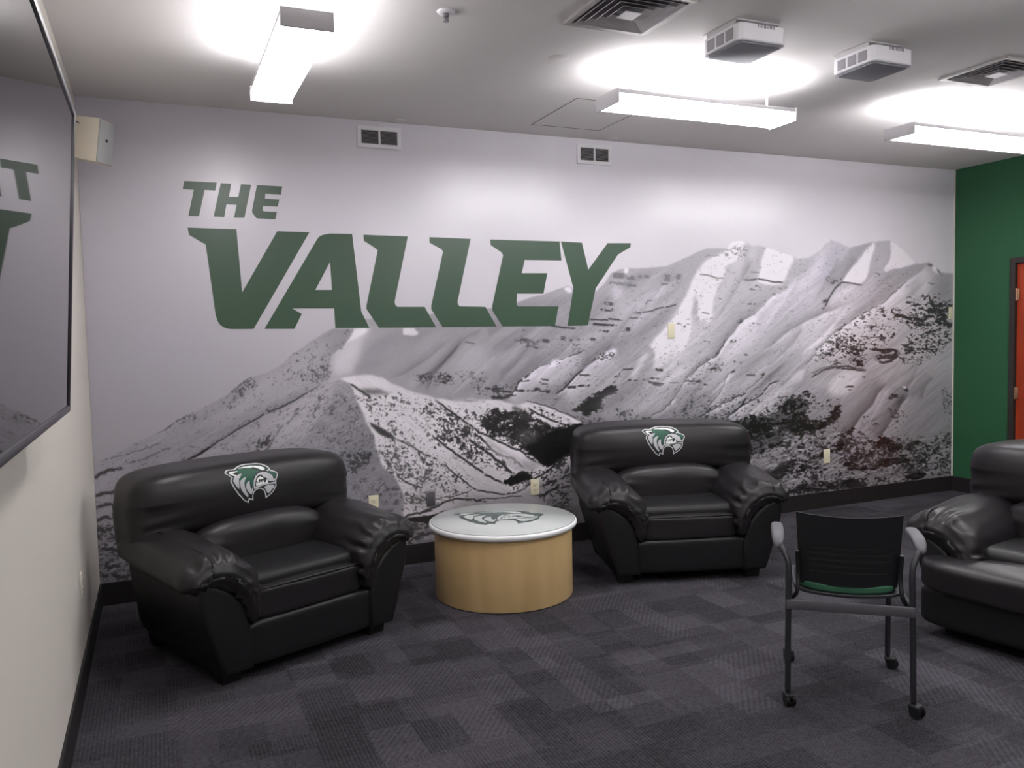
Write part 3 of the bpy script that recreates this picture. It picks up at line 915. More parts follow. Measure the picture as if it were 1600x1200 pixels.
# snow floor of the lower right corner, then its forests
fill(T8([(0,640),(250,560),(560,520),(640,640),(900,640),(1300,600),(1560,560),(1560,1100),(-100,1150),(-300,900)]), 0.57, 7, 0.9, 0.15)
lows = T8([(-100,700),(250,560),(600,540),(900,660),(1540,600),(1540,960),(0,1150),(-200,1150)])
specks(lows, 0.42, (1.3, 2.8), 0.2, 6, 0.85, 1.6, -0.2, 221)
streaks(lows, math.atan2(-0.35, 1), 0.06, 40, 5, 6, 222)
FOR = [[(-60,540),(60,500),(130,470),(200,420),(260,350),(330,300),(400,260),(430,280),(370,330),(280,390),(200,470),(120,540),(40,590),(-60,620)],
       [(-60,660),(0,640),(60,600),(120,580),(200,520),(240,480),(320,440),(360,420),(400,430),(400,480),(440,500),(560,480),(600,420),(640,370),(672,325),(650,460),(610,505),(520,540),(430,560),(330,590),(250,570),(170,620),(100,660),(0,700),(-60,720)],
       [(40,910),(120,880),(190,850),(250,800),(330,770),(300,830),(230,870),(170,940),(90,930)],
       [(440,780),(520,740),(560,715),(620,690),(700,680),(720,700),(640,715),(580,730),(560,750),(500,780),(420,800)],
       [(640,640),(680,610),(730,550),(780,545),(760,580),(700,620),(700,680),(650,690)],
       [(800,570),(830,570),(850,600),(900,630),(880,650),(840,620)],
       [(890,690),(960,660),(980,600),(1020,610),(1060,660),(1130,640),(1140,690),(1100,720),(1000,705),(920,700)],
       [(1140,700),(1200,660),(1300,615),(1260,680),(1180,720)],
       [(620,750),(720,770),(860,770),(850,785),(740,790),(640,765)],
       [(690,810),(760,830),(900,845),(1000,800),(1100,785),(1200,780),(1230,795),(1100,815),(1000,840),(900,880),(780,870),(700,840)],
       [(1150,905),(1250,885),(1340,900),(1300,930),(1180,935)],
       [(340,870),(380,810),(440,780),(400,830),(350,930),(300,920)],
       [(180,1060),(260,1020),(400,985),(480,960),(620,975),(700,960),(850,965),(860,1010),(700,1030),(500,1040),(300,1060)],
       [(-100,560),(-40,520),(20,520),(-40,640),(-120,640)]]
for i, pl_ in enumerate(FOR):
    forest(T8(pl_), 0.13, 3.0, 1.25, 0.95, 231 + i, 7, 3.4, 0.06)
    specks(T8(pl_), 0.35, (1.2, 2.6), 0.5, 2, 0.6, 1.8, -0.4, 291 + i)
    specks(T8([(x + 15 * math.cos(j), y + 18 * math.sin(j)) for j, (x, y) in enumerate(pl_)]), 0.5, (1.2, 2.8), 0.14, 5, 0.85, 1.5, -0.3, 251 + i)
specks(T8([(160,330),(440,270),(660,320),(640,460),(400,470),(330,430),(180,460)]), 0.42, (1.3, 2.8), 0.24, 5, 0.85, 1.5, -0.2, 271)
specks(T8([(840,460),(940,460),(960,560),(860,560)]), 0.42, (1.3, 2.6), 0.28, 4, 0.8, 1.5, 0, 272)
specks(T8([(1040,380),(1180,430),(1160,540),(1020,580)]), 0.28, (1.2, 2.4), 0.3, 4, 0.75, 1.5, 0.4, 273)
specks(T8([(1460,250),(1540,250),(1540,560),(1480,460)]), 0.4, (1.2, 2.6), 0.3, 4, 0.75, 1.2, 1.2, 274)
specks(T8([(700,560),(900,640),(1300,620),(1520,760),(1520,900),(900,900),(620,760)]), 0.34, (1.3, 2.8), 0.25, 6, 0.8, 1.6, -0.1, 275)
for a_ in ([(340,720),(420,700),(470,690)], [(640,750),(700,775)], [(0,700),(90,680),(150,640)], [(450,1000),(560,1015)]):
    line(T8(a_), 2, 0.66, 0.7, 0.6, 0.15)
# forest behind the middle armchair's right side (tile 7)
for i, pl_ in enumerate([[(1060,640),(1200,620),(1300,570),(1420,560),(1600,450),(1700,440),(1700,560),(1500,640),(1400,700),(1300,800),(1200,830),(1110,800)],
                         [(1110,850),(1180,800),(1300,760),(1450,740),(1560,720),(1500,800),(1350,860),(1250,920),(1180,900)],
                         [(1300,1080),(1400,1050),(1500,1000),(1600,960),(1600,1010),(1500,1060),(1440,1110),(1330,1110)]]):
    specks(T7(pl_), 0.72, (1.5, 3.2), 0.2, 4, 0.9, 1.6, -0.5, 281 + i)
    forest(T7(pl_), 0.13, 5, 1.5, 0.95, 285 + i, 8, 4, 0.02)
    specks(T7(pl_), 0.5, (1.2, 2.8), 0.52, 3, 0.7, 1.8, -0.5, 288 + i)
fill(T7([(-800,640),(1080,610),(1120,900),(1500,1100),(1450,1300),(-800,1300)]), 0.42, 12, 0.6)
specks(T7([(-800,640),(1080,610),(1120,900),(1500,1100),(1450,1300),(-800,1300)]), 0.45, (1.3, 3.0), 0.2, 8, 0.8, 1.6, -0.2, 291)
fill(T7([(1180,940),(1300,930),(1500,860),(1600,860),(1560,960),(1400,1040),(1300,1060),(1180,1000)]), 0.60, 4, 0.7)
specks(T7([(1180,940),(1600,860),(1560,960),(1300,1060)]), 0.22, (1.2, 2.4), 0.3, 4, 0.8, 1.6, -0.2, 292)

# ---- far left slopes (tile 1)
LS = T1([(20,1140),(330,970),(600,840),(780,735),(1050,600),(1170,500),(1250,445),(1380,415),(1480,360),(1590,265),(1900,70),(2060,80),(1990,200),(1890,270),(1872,340),(1870,470),(1800,500),
         (1500,680),(1200,830),(1000,950),(850,1050),(700,1130),(300,1250),(0,1400)])
fill(LS, 0.55, 1.0, 1, 0.6, 0.8)
streaks(LS, math.atan2(-0.62, 1), 0.04, 90, 9, 5, 301)
streaks(LS, math.atan2(-0.62, 1), 0.02, 30, 3, 5, 302)
fill(T1([(1300,470),(1480,370),(1700,200),(1890,100),(1850,250),(1860,400),(1500,620),(1300,700),(1150,760),(1000,860),(950,830),(1200,620)]), 0.62, 12, 0.7, 0.4)
for i, (pl_, dn) in enumerate([([(1060,590),(1170,490),(1250,440),(1310,450),(1290,520),(1180,600),(1080,640)], 0.42), ([(660,790),(780,730),(840,735),(820,770),(680,800)], 0.45),
                               ([(1000,680),(1140,610),(1190,620),(1130,680),(1020,710)], 0.35), ([(1480,440),(1600,380),(1600,470),(1500,480)], 0.3),
                               ([(1480,320),(1600,230),(1700,260),(1600,400),(1500,440)], 0.25), ([(1720,420),(1880,300),(1880,470),(1740,500)], 0.42),
                               ([(1560,500),(1800,300),(1860,320),(1700,480)], 0.2)]):
    specks(T1(pl_), dn, (1.2, 2.6), 0.33, 4, 0.75, 1.8, -0.6, 311 + i)
specks(LS, 0.09, (1.2, 2.2), 0.36, 5, 0.7, 1.5, -0.6, 320)
for i, (a_, w_) in enumerate([([(600,850),(660,800),(740,760)], 2), ([(330,970),(360,962)], 2), ([(560,870),(640,825)], 2),
                              ([(60,1110),(240,1060),(420,1010),(560,960)], 2.0), ([(300,1120),(420,1090),(560,1020),(640,1000)], 2.4), ([(780,985),(830,995)], 2)]):
    line(T1(a_), w_, 0.36, 0.7, 0.8, 0.2, 330 + i)
# slope below the dark dashed line
LB = T1([(700,1130),(850,1050),(1000,950),(1200,830),(1300,775),(1500,680),(1800,500),(1860,480),(1960,455),(2030,480),(2090,600),(2150,760),(2300,1300),(2300,2200),(-100,2200),(-100,1500),(300,1250)])
fill(LB, 0.575, 1.2, 1, 0.45, 1.0)
streaks(LB, math.atan2(-0.7, 1), 0.035, 70, 10, 6, 341)
fill(T2([(330,480),(450,455),(530,500),(420,540),(330,620),(200,760),(0,900),(-200,1000),(0,780),(200,600)]), 0.64, 10, 0.7, 0.3)
M1 = T1([(690,1130),(760,1100),(850,1050),(930,1000),(1000,950),(1100,890),(1200,830),(1300,775),(1400,720),(1500,680),(1600,630),(1700,570),(1800,505)])
line(M1, 2.4, 0.24, 0.85, 0.9, 0.18, 342)
flank(M1, 12, -0.05, -1)
line(T1([(690,1130),(760,1100),(850,1050),(960,985)]), 3.2, 0.2, 0.8, 0.8, 0.1, 343)
specks(T1([(1150,850),(1300,770),(1320,830),(1200,880)]), 0.4, (1.4, 2.8), 0.25, 3, 0.85, 1.6, -.5, 344)
specks(T1([(1380,700),(1500,660),(1480,740),(1380,740)]), 0.4, (1.4, 2.8), 0.28, 3, 0.8, 1.6, -.5, 345)
specks(T1([(1260,1020),(1350,920),(1470,870),(1420,960),(1320,1040)]), 0.42, (1.4, 2.8), 0.26, 3, 0.85, 1.6, -.5, 346)
specks(T2([(80,740),(140,680),(220,640),(160,720),(100,760)]), 0.6, (1.4, 2.8), 0.24, 2, 0.85, 1.6, -.5, 347)
line(T2([(-130,1040),(-20,860),(60,790),(120,720),(210,650)]), 3.0, 0.36, 0.7, 1.4, 0.3, 348)
specks(LB, 0.10, (1.3, 2.4), 0.34, 6, 0.7, 1.5, -0.4, 349)
for i, a_ in enumerate([[(-40,1250),(120,1190),(260,1160)], [(-40,1400),(200,1330),(460,1290)], [(-30,1500),(150,1440),(330,1400)], [(-20,1700),(60,1640),(240,1630)],
                        [(0,1830),(120,1790),(280,1800)], [(0,1960),(60,1930),(240,1925)], [(20,2010),(100,1990),(250,2010)], [(0,1560),(80,1560),(240,1520)]]):
    line(T1(a_), 5, 0.24, 0.8, 2.2, 0.25, 351 + i)
specks(T1([(-40,1600),(400,1560),(400,2150),(-40,2150)]), 0.32, (1.4, 3.0), 0.26, 5, 0.8, 2.4, -0.15, 361)

# ---- the front hill: shaded left flank, sunlit right flank
HILL_T = T2([(345,488),(450,455),(560,435),(640,428),(710,430),(790,450),(850,492),(1000,550),(1110,580),(1200,612),(1300,622),(1480,620),(1600,640)]) + \
    T3([(700,100),(850,90),(950,100),(1050,102),(1110,120),(1160,130),(1230,108),(1330,140),(1400,165),(1480,200),(1560,240)])
LF = T2([(345,488),(450,462),(530,500),(570,580),(620,700),(660,800),(720,900),(735,1000),(780,1120),(830,1200)]) + \
    T3([(340,540),(400,600),(445,700),(430,800),(300,850),(40,860),(-500,900),(-300,500),(0,100),(20,-30)])
fill(LF, 0.535, 2, 0.9, 0.6, 1.0)
streaks(LF, 0.9, 0.03, 40, 8, 5, 371)
streaks(LF, 0.2, 0.03, 14, 5, 5, 372)
fill(T2([(345,488),(450,460),(500,480),(400,540),(330,620),(260,760),(100,880),(-100,1000),(100,760),(200,600)]), 0.63, 9, 0.8, 0.3)
fill(T2([(520,900),(640,860),(720,920),(740,1020),(700,1200),(500,1300),(420,1100),(440,980)]), 0.49, 12, 0.6, 0.8)
fill(T2([(430,470),(470,460),(530,500),(570,590),(610,690),(560,690),(500,600),(440,540)]), 0.60, 6, 0.6, 0.4)
specks(T2([(260,560),(560,560),(640,760),(720,960),(760,1200),(480,1220),(440,1000),(100,980)]), 0.20, (1.2, 2.4), 0.34, 8, 0.75, 1.6, -0.6, 373)
specks(T2([(470,1040),(700,1040),(700,1120),(500,1120)]), 0.45, (1.4, 3.0), 0.22, 4, 0.85, 1.4, 0, 374)
specks(T3([(60,430),(220,440),(220,520),(80,560)]), 0.4, (1.4, 3.0), 0.24, 4, 0.85, 1.4, 0, 375)
specks(T3([(40,560),(400,620),(430,780),(40,780)]), 0.22, (1.2, 2.6), 0.34, 6, 0.75, 1.6, -0.5, 376)
for i, a_ in enumerate([[(60,750),(160,740),(220,700)], [(290,700),(340,660),(420,650)], [(290,800),(380,790)]]):
    line(T3(a_), 4, 0.3, 0.7, 1.6, 0.3, 380 + i)

SF = HILL_T + T3([(1600,300),(1600,760),(1300,760),(900,740),(640,860),(440,830),(445,700),(400,600),(340,540),(300,500)]) + \
    T2([(830,1200),(780,1120),(735,1000),(720,900),(660,800),(620,700),(570,580),(530,500),(450,460)])
fill(SF, 0.775, 1.3, 1, 0.05, 0.8)
streaks(SF, math.atan2(0.8, 1), 0.03, 60, 8, 6, 391)
# greyer lower right of the sunny flank
fill(T3([(640,560),(900,560),(1060,600),(1150,700),(900,740),(640,860),(440,840),(440,700),(520,640)]), 0.64, 14, 0.7, 0.1)
fill(T3([(700,400),(900,420),(1130,600),(1000,640),(850,600),(700,500)]), 0.68, 14, 0.6)
# wind-scooped hollow and dark rock ribs
fill(T2([(600,540),(680,535),(770,540),(830,565),(880,572),(800,582),(700,580),(640,575)]), 0.46, 2.2, 0.9)
line(T2([(530,495),(570,520),(610,550),(680,590),(690,620)]), 3.4, 0.26, 0.9, 1, 0.1, 392)
fill(T2([(690,800),(730,820),(790,850),(860,890),(905,935),(870,935),(800,900),(740,870),(700,830)]), 0.24, 1.2, 0.95, None, 1.2)
line(T2([(900,930),(960,960),(1040,1000),(1100,1040),(1150,1055)]), 2.2, 0.34, 0.85, 0.8, 0.12, 393)
line(T2([(905,935),(960,950),(1050,990)]), 4, 0.5, 0.6, 1, 0.2, 394)
# bushes: density grows to the right
specks(T2([(560,540),(700,590),(860,700),(820,740),(640,740)]), 0.36, (1.4, 2.8), 0.25, 4, 0.88, 1.5, 0.6, 401)
specks(T2([(620,560),(1100,600),(1250,760),(1300,1200),(830,1200),(740,1000),(660,790)]), 0.17, (1.4, 2.8), 0.28, 6, 0.88, 1.5, 0.5, 402)
specks(T2([(740,940),(1000,960),(1150,1120),(1300,1300),(860,1220)]), 0.28, (1.4, 2.8), 0.26, 6, 0.88, 1.4, 0.3, 403)
specks(T2([(1150,640),(1300,700),(1500,860),(1600,1000),(1600,1200),(1300,1000),(1100,820)]), 0.42, (1.4, 3.0), 0.26, 6, 0.88, 1.5, 0.6, 404)
specks(T3([(760,160),(1000,150),(1000,260),(860,280),(760,220)]), 0.30, (1.4, 2.8), 0.28, 5, 0.85, 1.4, 0.4, 405)
specks(T3([(680,240),(860,280),(1000,420),(1180,520),(1100,560),(860,430),(700,330)]), 0.44, (1.4, 3.0), 0.24, 5, 0.88, 1.4, 0.6, 406)
specks(T3([(300,380),(520,400),(700,480),(860,600),(860,700),(640,740),(440,640),(330,520)]), 0.24, (1.4, 2.8), 0.3, 6, 0.85, 1.4, 0.4, 407)
specks(T3([(380,520),(560,560),(600,740),(440,820),(430,640)]), 0.3, (1.4, 2.8), 0.34, 6, 0.8, 1.5, 0.4, 408)
# dark forest and ravine
DF = T3([(900,260),(960,200),(1020,165),(1100,190),(1160,150),(1230,190),(1310,250),(1400,290),(1500,250),(1500,420),(1460,440),(1400,490),(1340,510),(1290,480),(1240,440),(1180,400),(1080,340),(960,300)])
forest(DF, 0.15, 6, 1.9, 0.93, 411, 6, 4, -0.08)
specks(DF, 0.55, (1.2, 2.8), 0.6, 4, 0.75, 1.5, 0.3, 415)
specks(DF, 0.6, (1.4, 3.0), 0.17, 5, 0.9, 1.5, 0.3, 416)
specks(DF, 0.5, (1.2, 2.6), 0.17, 4, 0.9, 1.5, -0.3, 422)
forest(T3([(1200,400),(1300,330),(1400,290),(1560,240),(1560,430),(1440,450),(1380,490),(1330,520),(1270,460)]), 0.12, 3, 0.7, 0.96, 417, 7, 5, 0.15)
fill(T3([(1130,130),(1230,190),(1240,240),(1180,220),(1120,170)]), 0.3, 3, 0.6, None, 2)
fill(T3([(1210,112),(1330,145),(1480,215),(1520,250),(1430,235),(1340,195),(1250,150)]), 0.74, 1.4, 0.9)
specks(T3([(1230,130),(1500,230),(1500,270),(1300,200)]), 0.35, (1.2, 2.4), 0.25, 3, 0.85, 1.6, 0.4, 412)
line(T3([(1220,150),(1300,195),(1390,235),(1470,262)]), 3, 0.22, 0.85, 1, 0.1, 413)
line(T3([(1210,105),(1330,135),(1480,195),(1560,230)]), 2, 0.3, 0.7, 1, 0.2, 414)
fill(T3([(1150,300),(1240,280),(1300,310),(1280,360),(1200,370),(1140,340)]), 0.46, 5, 0.5, None, 2)
forest(T3([(1060,610),(1110,580),(1150,560),(1180,545),(1230,560),(1260,575),(1230,605),(1160,625),(1100,640)]), 0.13, 2.2, 0.7, 0.95, 418, 5, 4, 0.1)
GUL = [([(620,320),(690,375),(760,430),(820,470),(880,515),(940,555),(1000,590),(1060,620)], 3.2), ([(850,340),(900,385),(950,420),(1050,490),(1130,570)], 4.0),
       ([(900,320),(960,370),(1000,415),(1060,450),(1110,460),(1190,520)], 3.4), ([(640,100),(700,145),(760,190),(830,240),(900,290),(960,320),(1020,350),(1100,390),(1180,420),(1240,470),(1290,500)], 3.0),
       ([(690,500),(760,560),(860,640)], 2.2), ([(860,640),(900,665),(960,675),(1030,685),(1080,690),(1140,680),(1200,655)], 2.6),
       ([(1200,655),(1240,610),(1290,575),(1360,530),(1420,480),(1460,440)], 3.2), ([(400,575),(470,620),(560,650)], 2.2)]
for i, (a_, w_) in enumerate(GUL):
    line(T3(a_), w_, 0.23, 0.9, 1.2, 0.14, 421 + i)
fill(T3([(960,330),(1060,400),(1160,470),(1190,520),(1170,550),(1110,510),(1010,430),(950,370)]), 0.70, 1.6, 0.75)
fill(T3([(1100,650),(1150,625),(1215,600),(1228,620),(1180,645),(1120,668)]), 0.76, 1.1, 0.9, None, 1.0)
specks(T3([(1100,640),(1228,600),(1228,630),(1110,670)]), 0.4, (1.2, 2.2), 0.22, 1.5, 0.9, 1.3, -0.4, 431)
fill(T3([(1180,470),(1260,480),(1300,510),(1240,560),(1180,540)]), 0.6, 4, 0.7)
fill(T3([(860,680),(1080,700),(1240,640),(1440,500),(1600,420),(1700,900),(900,900),(640,860),(780,730)]), 0.56, 6, 0.8, 0.1)
specks(T3([(1230,560),(1460,460),(1490,600),(1500,760),(1300,740),(1280,640)]), 0.42, (1.4, 3.0), 0.24, 5, 0.85, 1.8, -0.5, 432)
for i, (a_, w_) in enumerate([([(1300,640),(1400,600),(1490,560)], 3), ([(1290,700),(1400,650),(1490,640)], 3), ([(900,720),(1000,715),(1180,700)], 1.6),
                              ([(560,800),(640,770),(700,735),(780,715),(860,722),(960,735)], 3.0), ([(430,840),(500,815),(560,800),(620,790)], 3.4),
                              ([(540,700),(640,720),(760,700),(860,665)], 1.4)]):
    line(T3(a_), w_, 0.24, 0.85, 1.4, 0.18, 440 + i)
forest(T3([(420,850),(520,828),(620,815),(700,790),(760,860),(640,890),(560,862),(460,862)]), 0.16, 2.5, 0.9, 0.93, 419, 9, 3, 0.05)
low = T3([(380,820),(640,880),(900,900),(1500,700),(1600,1100),(300,1100)])
specks(low, 0.34, (1.4, 3.2), 0.26, 6, 0.8, 2.2, -0.2, 451)
streaks(low, -0.25, 0.08, 30, 5, 5, 452)
for i, a_ in enumerate([[(440,960),(540,900),(640,880)], [(460,990),(560,940),(680,930)], [(470,880),(560,880)]]):
    line(T3(a_), 3.4, 0.26, 0.8, 2, 0.3, 460 + i)

crags(lows, -0.35, 0.035, 22, 7, 8, 476)
crags(T4([(-200,560),(560,340),(1000,200),(1600,80),(2200,300),(1500,1060),(500,1120),(-100,1130)]), DIAG, 0.008, 70, 12, 10, 477)
crags(LB, -0.5, 0.010, 40, 10, 10, 478)
crags(SF, 0.6, 0.009, 30, 9, 10, 479)
RANGE = [(960,430),(1090,400),(1156,380),(1236,402),(1297,380),(1389,380),(1440,420),(1380,480),(1290,560),(1180,640),(1000,650),(860,640),(820,560),(900,500)]
specks(RANGE, 0.035, (0.9, 1.8), 0.36, 10, 0.6, 4.0, 0.05, 481)
specks(RANGE, 0.03, (0.9, 2.0), 0.40, 10, 0.5, 2.4, -0.7, 482)
for i, (x0, y0, x1, y1, wd, am) in enumerate([(1120,400,1040,560,12,-.05),(1180,400,1120,500,9,-.07),(1150,520,1060,640,10,-.04),(1250,430,1190,520,12,.05),(1310,400,1270,470,8,-.06),
        (1340,400,1300,460,7,-.06),(1230,560,1130,650,9,-.05),(1280,540,1200,620,8,.05),(1330,470,1270,540,9,.05),(1000,470,940,560,8,-.05),(1040,440,980,520,7,.05),
        (930,560,860,640,8,-.05),(900,530,830,600,7,.05),(830,540,760,620,8,-.05),(790,540,700,620,9,.05),(720,540,650,610,9,-.04),(1390,600,1330,700,9,.05),(1440,560,1400,640,9,-.05)]):
    flank([(x0, y0), ((x0 + x1) / 2 + 4, (y0 + y1) / 2 - 3), (x1, y1)], wd, am, 1 if i % 2 else -1, True, 1.0)
# paper grain over the mountains only
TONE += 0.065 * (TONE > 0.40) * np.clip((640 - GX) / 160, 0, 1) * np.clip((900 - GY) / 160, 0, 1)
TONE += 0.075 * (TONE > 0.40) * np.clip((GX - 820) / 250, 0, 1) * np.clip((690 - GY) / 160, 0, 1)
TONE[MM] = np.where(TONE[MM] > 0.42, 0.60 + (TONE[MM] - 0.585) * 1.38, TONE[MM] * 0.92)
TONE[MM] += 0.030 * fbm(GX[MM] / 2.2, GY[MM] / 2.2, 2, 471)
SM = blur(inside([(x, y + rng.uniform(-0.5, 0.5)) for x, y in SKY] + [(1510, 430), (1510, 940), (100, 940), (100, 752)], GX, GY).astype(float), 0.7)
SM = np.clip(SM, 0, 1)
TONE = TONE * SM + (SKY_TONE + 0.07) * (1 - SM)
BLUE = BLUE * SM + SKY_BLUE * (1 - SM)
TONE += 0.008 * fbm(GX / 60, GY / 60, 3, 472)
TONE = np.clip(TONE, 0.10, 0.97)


def mural_mesh():
    # columns and rows of the print follow the traced picture's own resolution
    def px(x, z):
        d0, d1, d2 = x - CAM[0], 0.0 - CAM[1], z - CAM[2]
        zz = d0 * AX_F[0] + d1 * AX_F[1] + d2 * AX_F[2]
        return (800 + F_PX * (d0 * AX_R[0] + d1 * AX_R[1] + d2 * AX_R[2]) / zz,
                600 - F_PX * (d0 * AX_U[0] + d1 * AX_U[1] + d2 * AX_U[2]) / zz)
    xs_f = np.linspace(0.002, W - 0.013, 6000)
    uu, _ = px(xs_f, 1.6)
    NX = 1420
    xs = np.interp(np.linspace(uu[0], uu[-1], NX), uu, xs_f)
    zs = np.concatenate([np.linspace(HB + 0.001, 2.47, 660), np.linspace(2.47, H - 0.002, 40)[1:]])
    NZ = len(zs)
    X, Z = np.meshgrid(xs, zs)
    u, v = px(X, Z)
    fx = np.clip(u - PX0, 0, PW - 1.001)
    fy = np.clip(v - PY0, 0, PH - 1.001)
    ix, iy = fx.astype(int), fy.astype(int)
    fx, fy = fx - ix, fy - iy

    def samp(A_):
        return (A_[iy, ix] * (1 - fx) + A_[iy, ix + 1] * fx) * (1 - fy) + (A_[iy + 1, ix] * (1 - fx) + A_[iy + 1, ix + 1] * fx) * fy
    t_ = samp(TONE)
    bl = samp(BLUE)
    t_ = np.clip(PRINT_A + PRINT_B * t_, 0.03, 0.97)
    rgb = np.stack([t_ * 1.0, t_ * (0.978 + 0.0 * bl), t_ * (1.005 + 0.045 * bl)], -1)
    rgb = np.where(rgb <= 0.04045, rgb / 12.92, ((np.clip(rgb, 0, 1) + 0.055) / 1.055) ** 2.4)
    n = NX * NZ
    co = np.zeros((n, 3), np.float32)
    co[:, 0] = X.ravel()
    co[:, 1] = -0.003
    co[:, 2] = Z.ravel()
    i = np.arange(NZ - 1)[:, None] * NX + np.arange(NX - 1)[None, :]
    quads = np.stack([i, i + 1, i + NX + 1, i + NX], -1).reshape(-1, 4).astype(np.int32)
    me = bpy.data.meshes.new('mountain_print')
    me.vertices.add(n)
    me.vertices.foreach_set('co', co.ravel())
    me.loops.add(quads.size)
    me.loops.foreach_set('vertex_index', quads.ravel())
    me.polygons.add(len(quads))
    me.polygons.foreach_set('loop_start', np.arange(0, quads.size, 4, dtype=np.int32))
    at = me.color_attributes.new('print', 'BYTE_COLOR', 'POINT')
    col = np.ones((n, 4), np.float32)
    col[:, :3] = rgb.reshape(-1, 3)
    at.data.foreach_set('color', col.ravel())
    me.update(calc_edges=True)
    return me


PRINT_A, PRINT_B = -0.02, 1.06
M_print = mat('mural_print', srgb(200, 200, 200), 0.29, spec=0.95)
_a = M_print.node_tree.nodes.new('ShaderNodeAttribute')
_a.attribute_name = 'print'
M_print.node_tree.links.new(_a.outputs['Color'], M_print.node_tree.nodes['Principled BSDF'].inputs['Base Color'])
mural = thing('wall_mural', 'black and white snowy mountain mural with green lettering covering the long wall', 'mural', (0, 0, 0))
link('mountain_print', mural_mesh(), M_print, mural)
# paper edge that carries the print on the wall



# ------------------------------------------------------------------ lettering
def wall_pt(u, v):
    """point of the back wall (y = 0) where the traced outline runs"""
    d = (u - 800) / F_PX * AX_R - (v - 600) / F_PX * AX_U + AX_F
    t = (0.0 - CAM[1]) / d[1]
    q = CAM + t * d
    return q[0], q[2]


def flat_shape(outline, holes, y0, y1):
    """thin sheet cut to an outline, with holes, facing -y"""
    bm = bmesh.new()
    loops = [outline] + holes
    tris = tessellate_polygon([[Vector((x, z, 0)) for x, z in lp] for lp in loops])
    flat = [p for lp in loops for p in lp]
    f = [bm.verts.new((x, y1, z)) for x, z in flat]
    b = [bm.verts.new((x, y0, z)) for x, z in flat]
    for t in tris:
        bm.faces.new([f[i] for i in t])
        bm.faces.new([b[i] for i in reversed(t)])
    k = 0
    for lp in loops:
        n = len(lp)
        for i in range(n):
            j = (i + 1) % n
            bm.faces.new((f[k + i], f[k + j], b[k + j], b[k + i]))
        k += n
    bmesh.ops.recalc_face_normals(bm, faces=bm.faces[:])
    return bm


LET = {
 'T': ([(287.9,282.9),(338.7,285.4),(336.3,297.9),(319.6,297),(310.9,338),(294.3,337.5),(302.8,296.8),(285.3,295.9)], []),
 'H': ([(344.9,286.3),(361.2,287.1),(357.6,307.5),(372.3,308),(376.4,288),(392.3,288.9),(381.8,340.5),(365.5,340.3),
        (369.7,320.1),(353.7,319.5),(350.3,339.2),(333.7,338.6)], []),
 'E': ([(401.3,289.4),(440.9,291.6),(438.9,304),(414.4,303),(413.9,310.7),(436.2,311.9),(433.9,322.9),(411,322),
        (410.3,329),(412.2,330.4),(432.4,331.3),(430.2,342.9),(401,341.4),(393.9,332.4),(393.9,328.5)], []),
 'V': ([(293.1,355.6),(369.3,358.3),(378.3,456.9),(433,361.3),(483.3,363.1),(396.3,513.9),(362.5,514.3),(355,513.4),
        (349.4,511.3),(344,507.5),(340,501.9),(337,492.5),(321.3,381.9),(313.8,378.1),(295,366.9)], []),
 'A': ([(413.1,513.9),(495.6,373.3),(499.5,369.2),(505,366.9),(516.3,365),(550,365.8),(564.3,486.9),(577,512.4),
        (523.8,512.4),(521.9,482),(456.3,482),(471.3,490.6),(460,513.9)],
       [[(515.5,409.3),(518.5,453.1),(492.6,453.1)]]),
 'L': ([(567.5,366.9),(636.9,369.5),(616.3,471.9),(617.5,476.5),(620.8,479.4),(663.1,479.4),(681.1,511.3),(591.9,512),
        (572.4,483.1),(572.4,477.5),(590,391.3),(587,388.3),(568.3,376.3)], []),
 'L2': ([(670.6,370.6),(735.1,373.3),(714.5,471.9),(715.6,476),(718.3,478.6),(758,479.4),(775.6,510.1),(691.3,511.3),
        (673.6,483.1),(673.6,477.5),(692,393.1),(689.4,389.4),(671,379.3)], []),
 'E2': ([(765.5,374.4),(873.9,377.4),(876.9,407),(819.5,406.3),(815,426.9),(854.8,426.9),(848.8,458.8),(807.5,458.8),
        (806.8,475.6),(809.4,478.6),(872.4,478.6),(866.8,509.4),(785,510.1),(768.9,485),(768.9,477.5),(785.8,398.8),
        (783,394.3),(766.3,383)], []),
 'Y': ([(876.1,377.4),(908.8,379.3),(918.9,421.3),(948.9,380),(985.3,380),(984.5,386.4),(965,398),(930.5,450.5),
        (918.1,508.3),(886.3,509.4),(895.6,450.5)], []),
}
for k, (o_, hs) in LET.items():
    o2 = [wall_pt(*p) for p in o_]
    h2 = [[wall_pt(*p) for p in h] for h in hs]
    obj('letter', flat_shape(o2, h2, -0.0036, -0.0044), M_letter, mural)

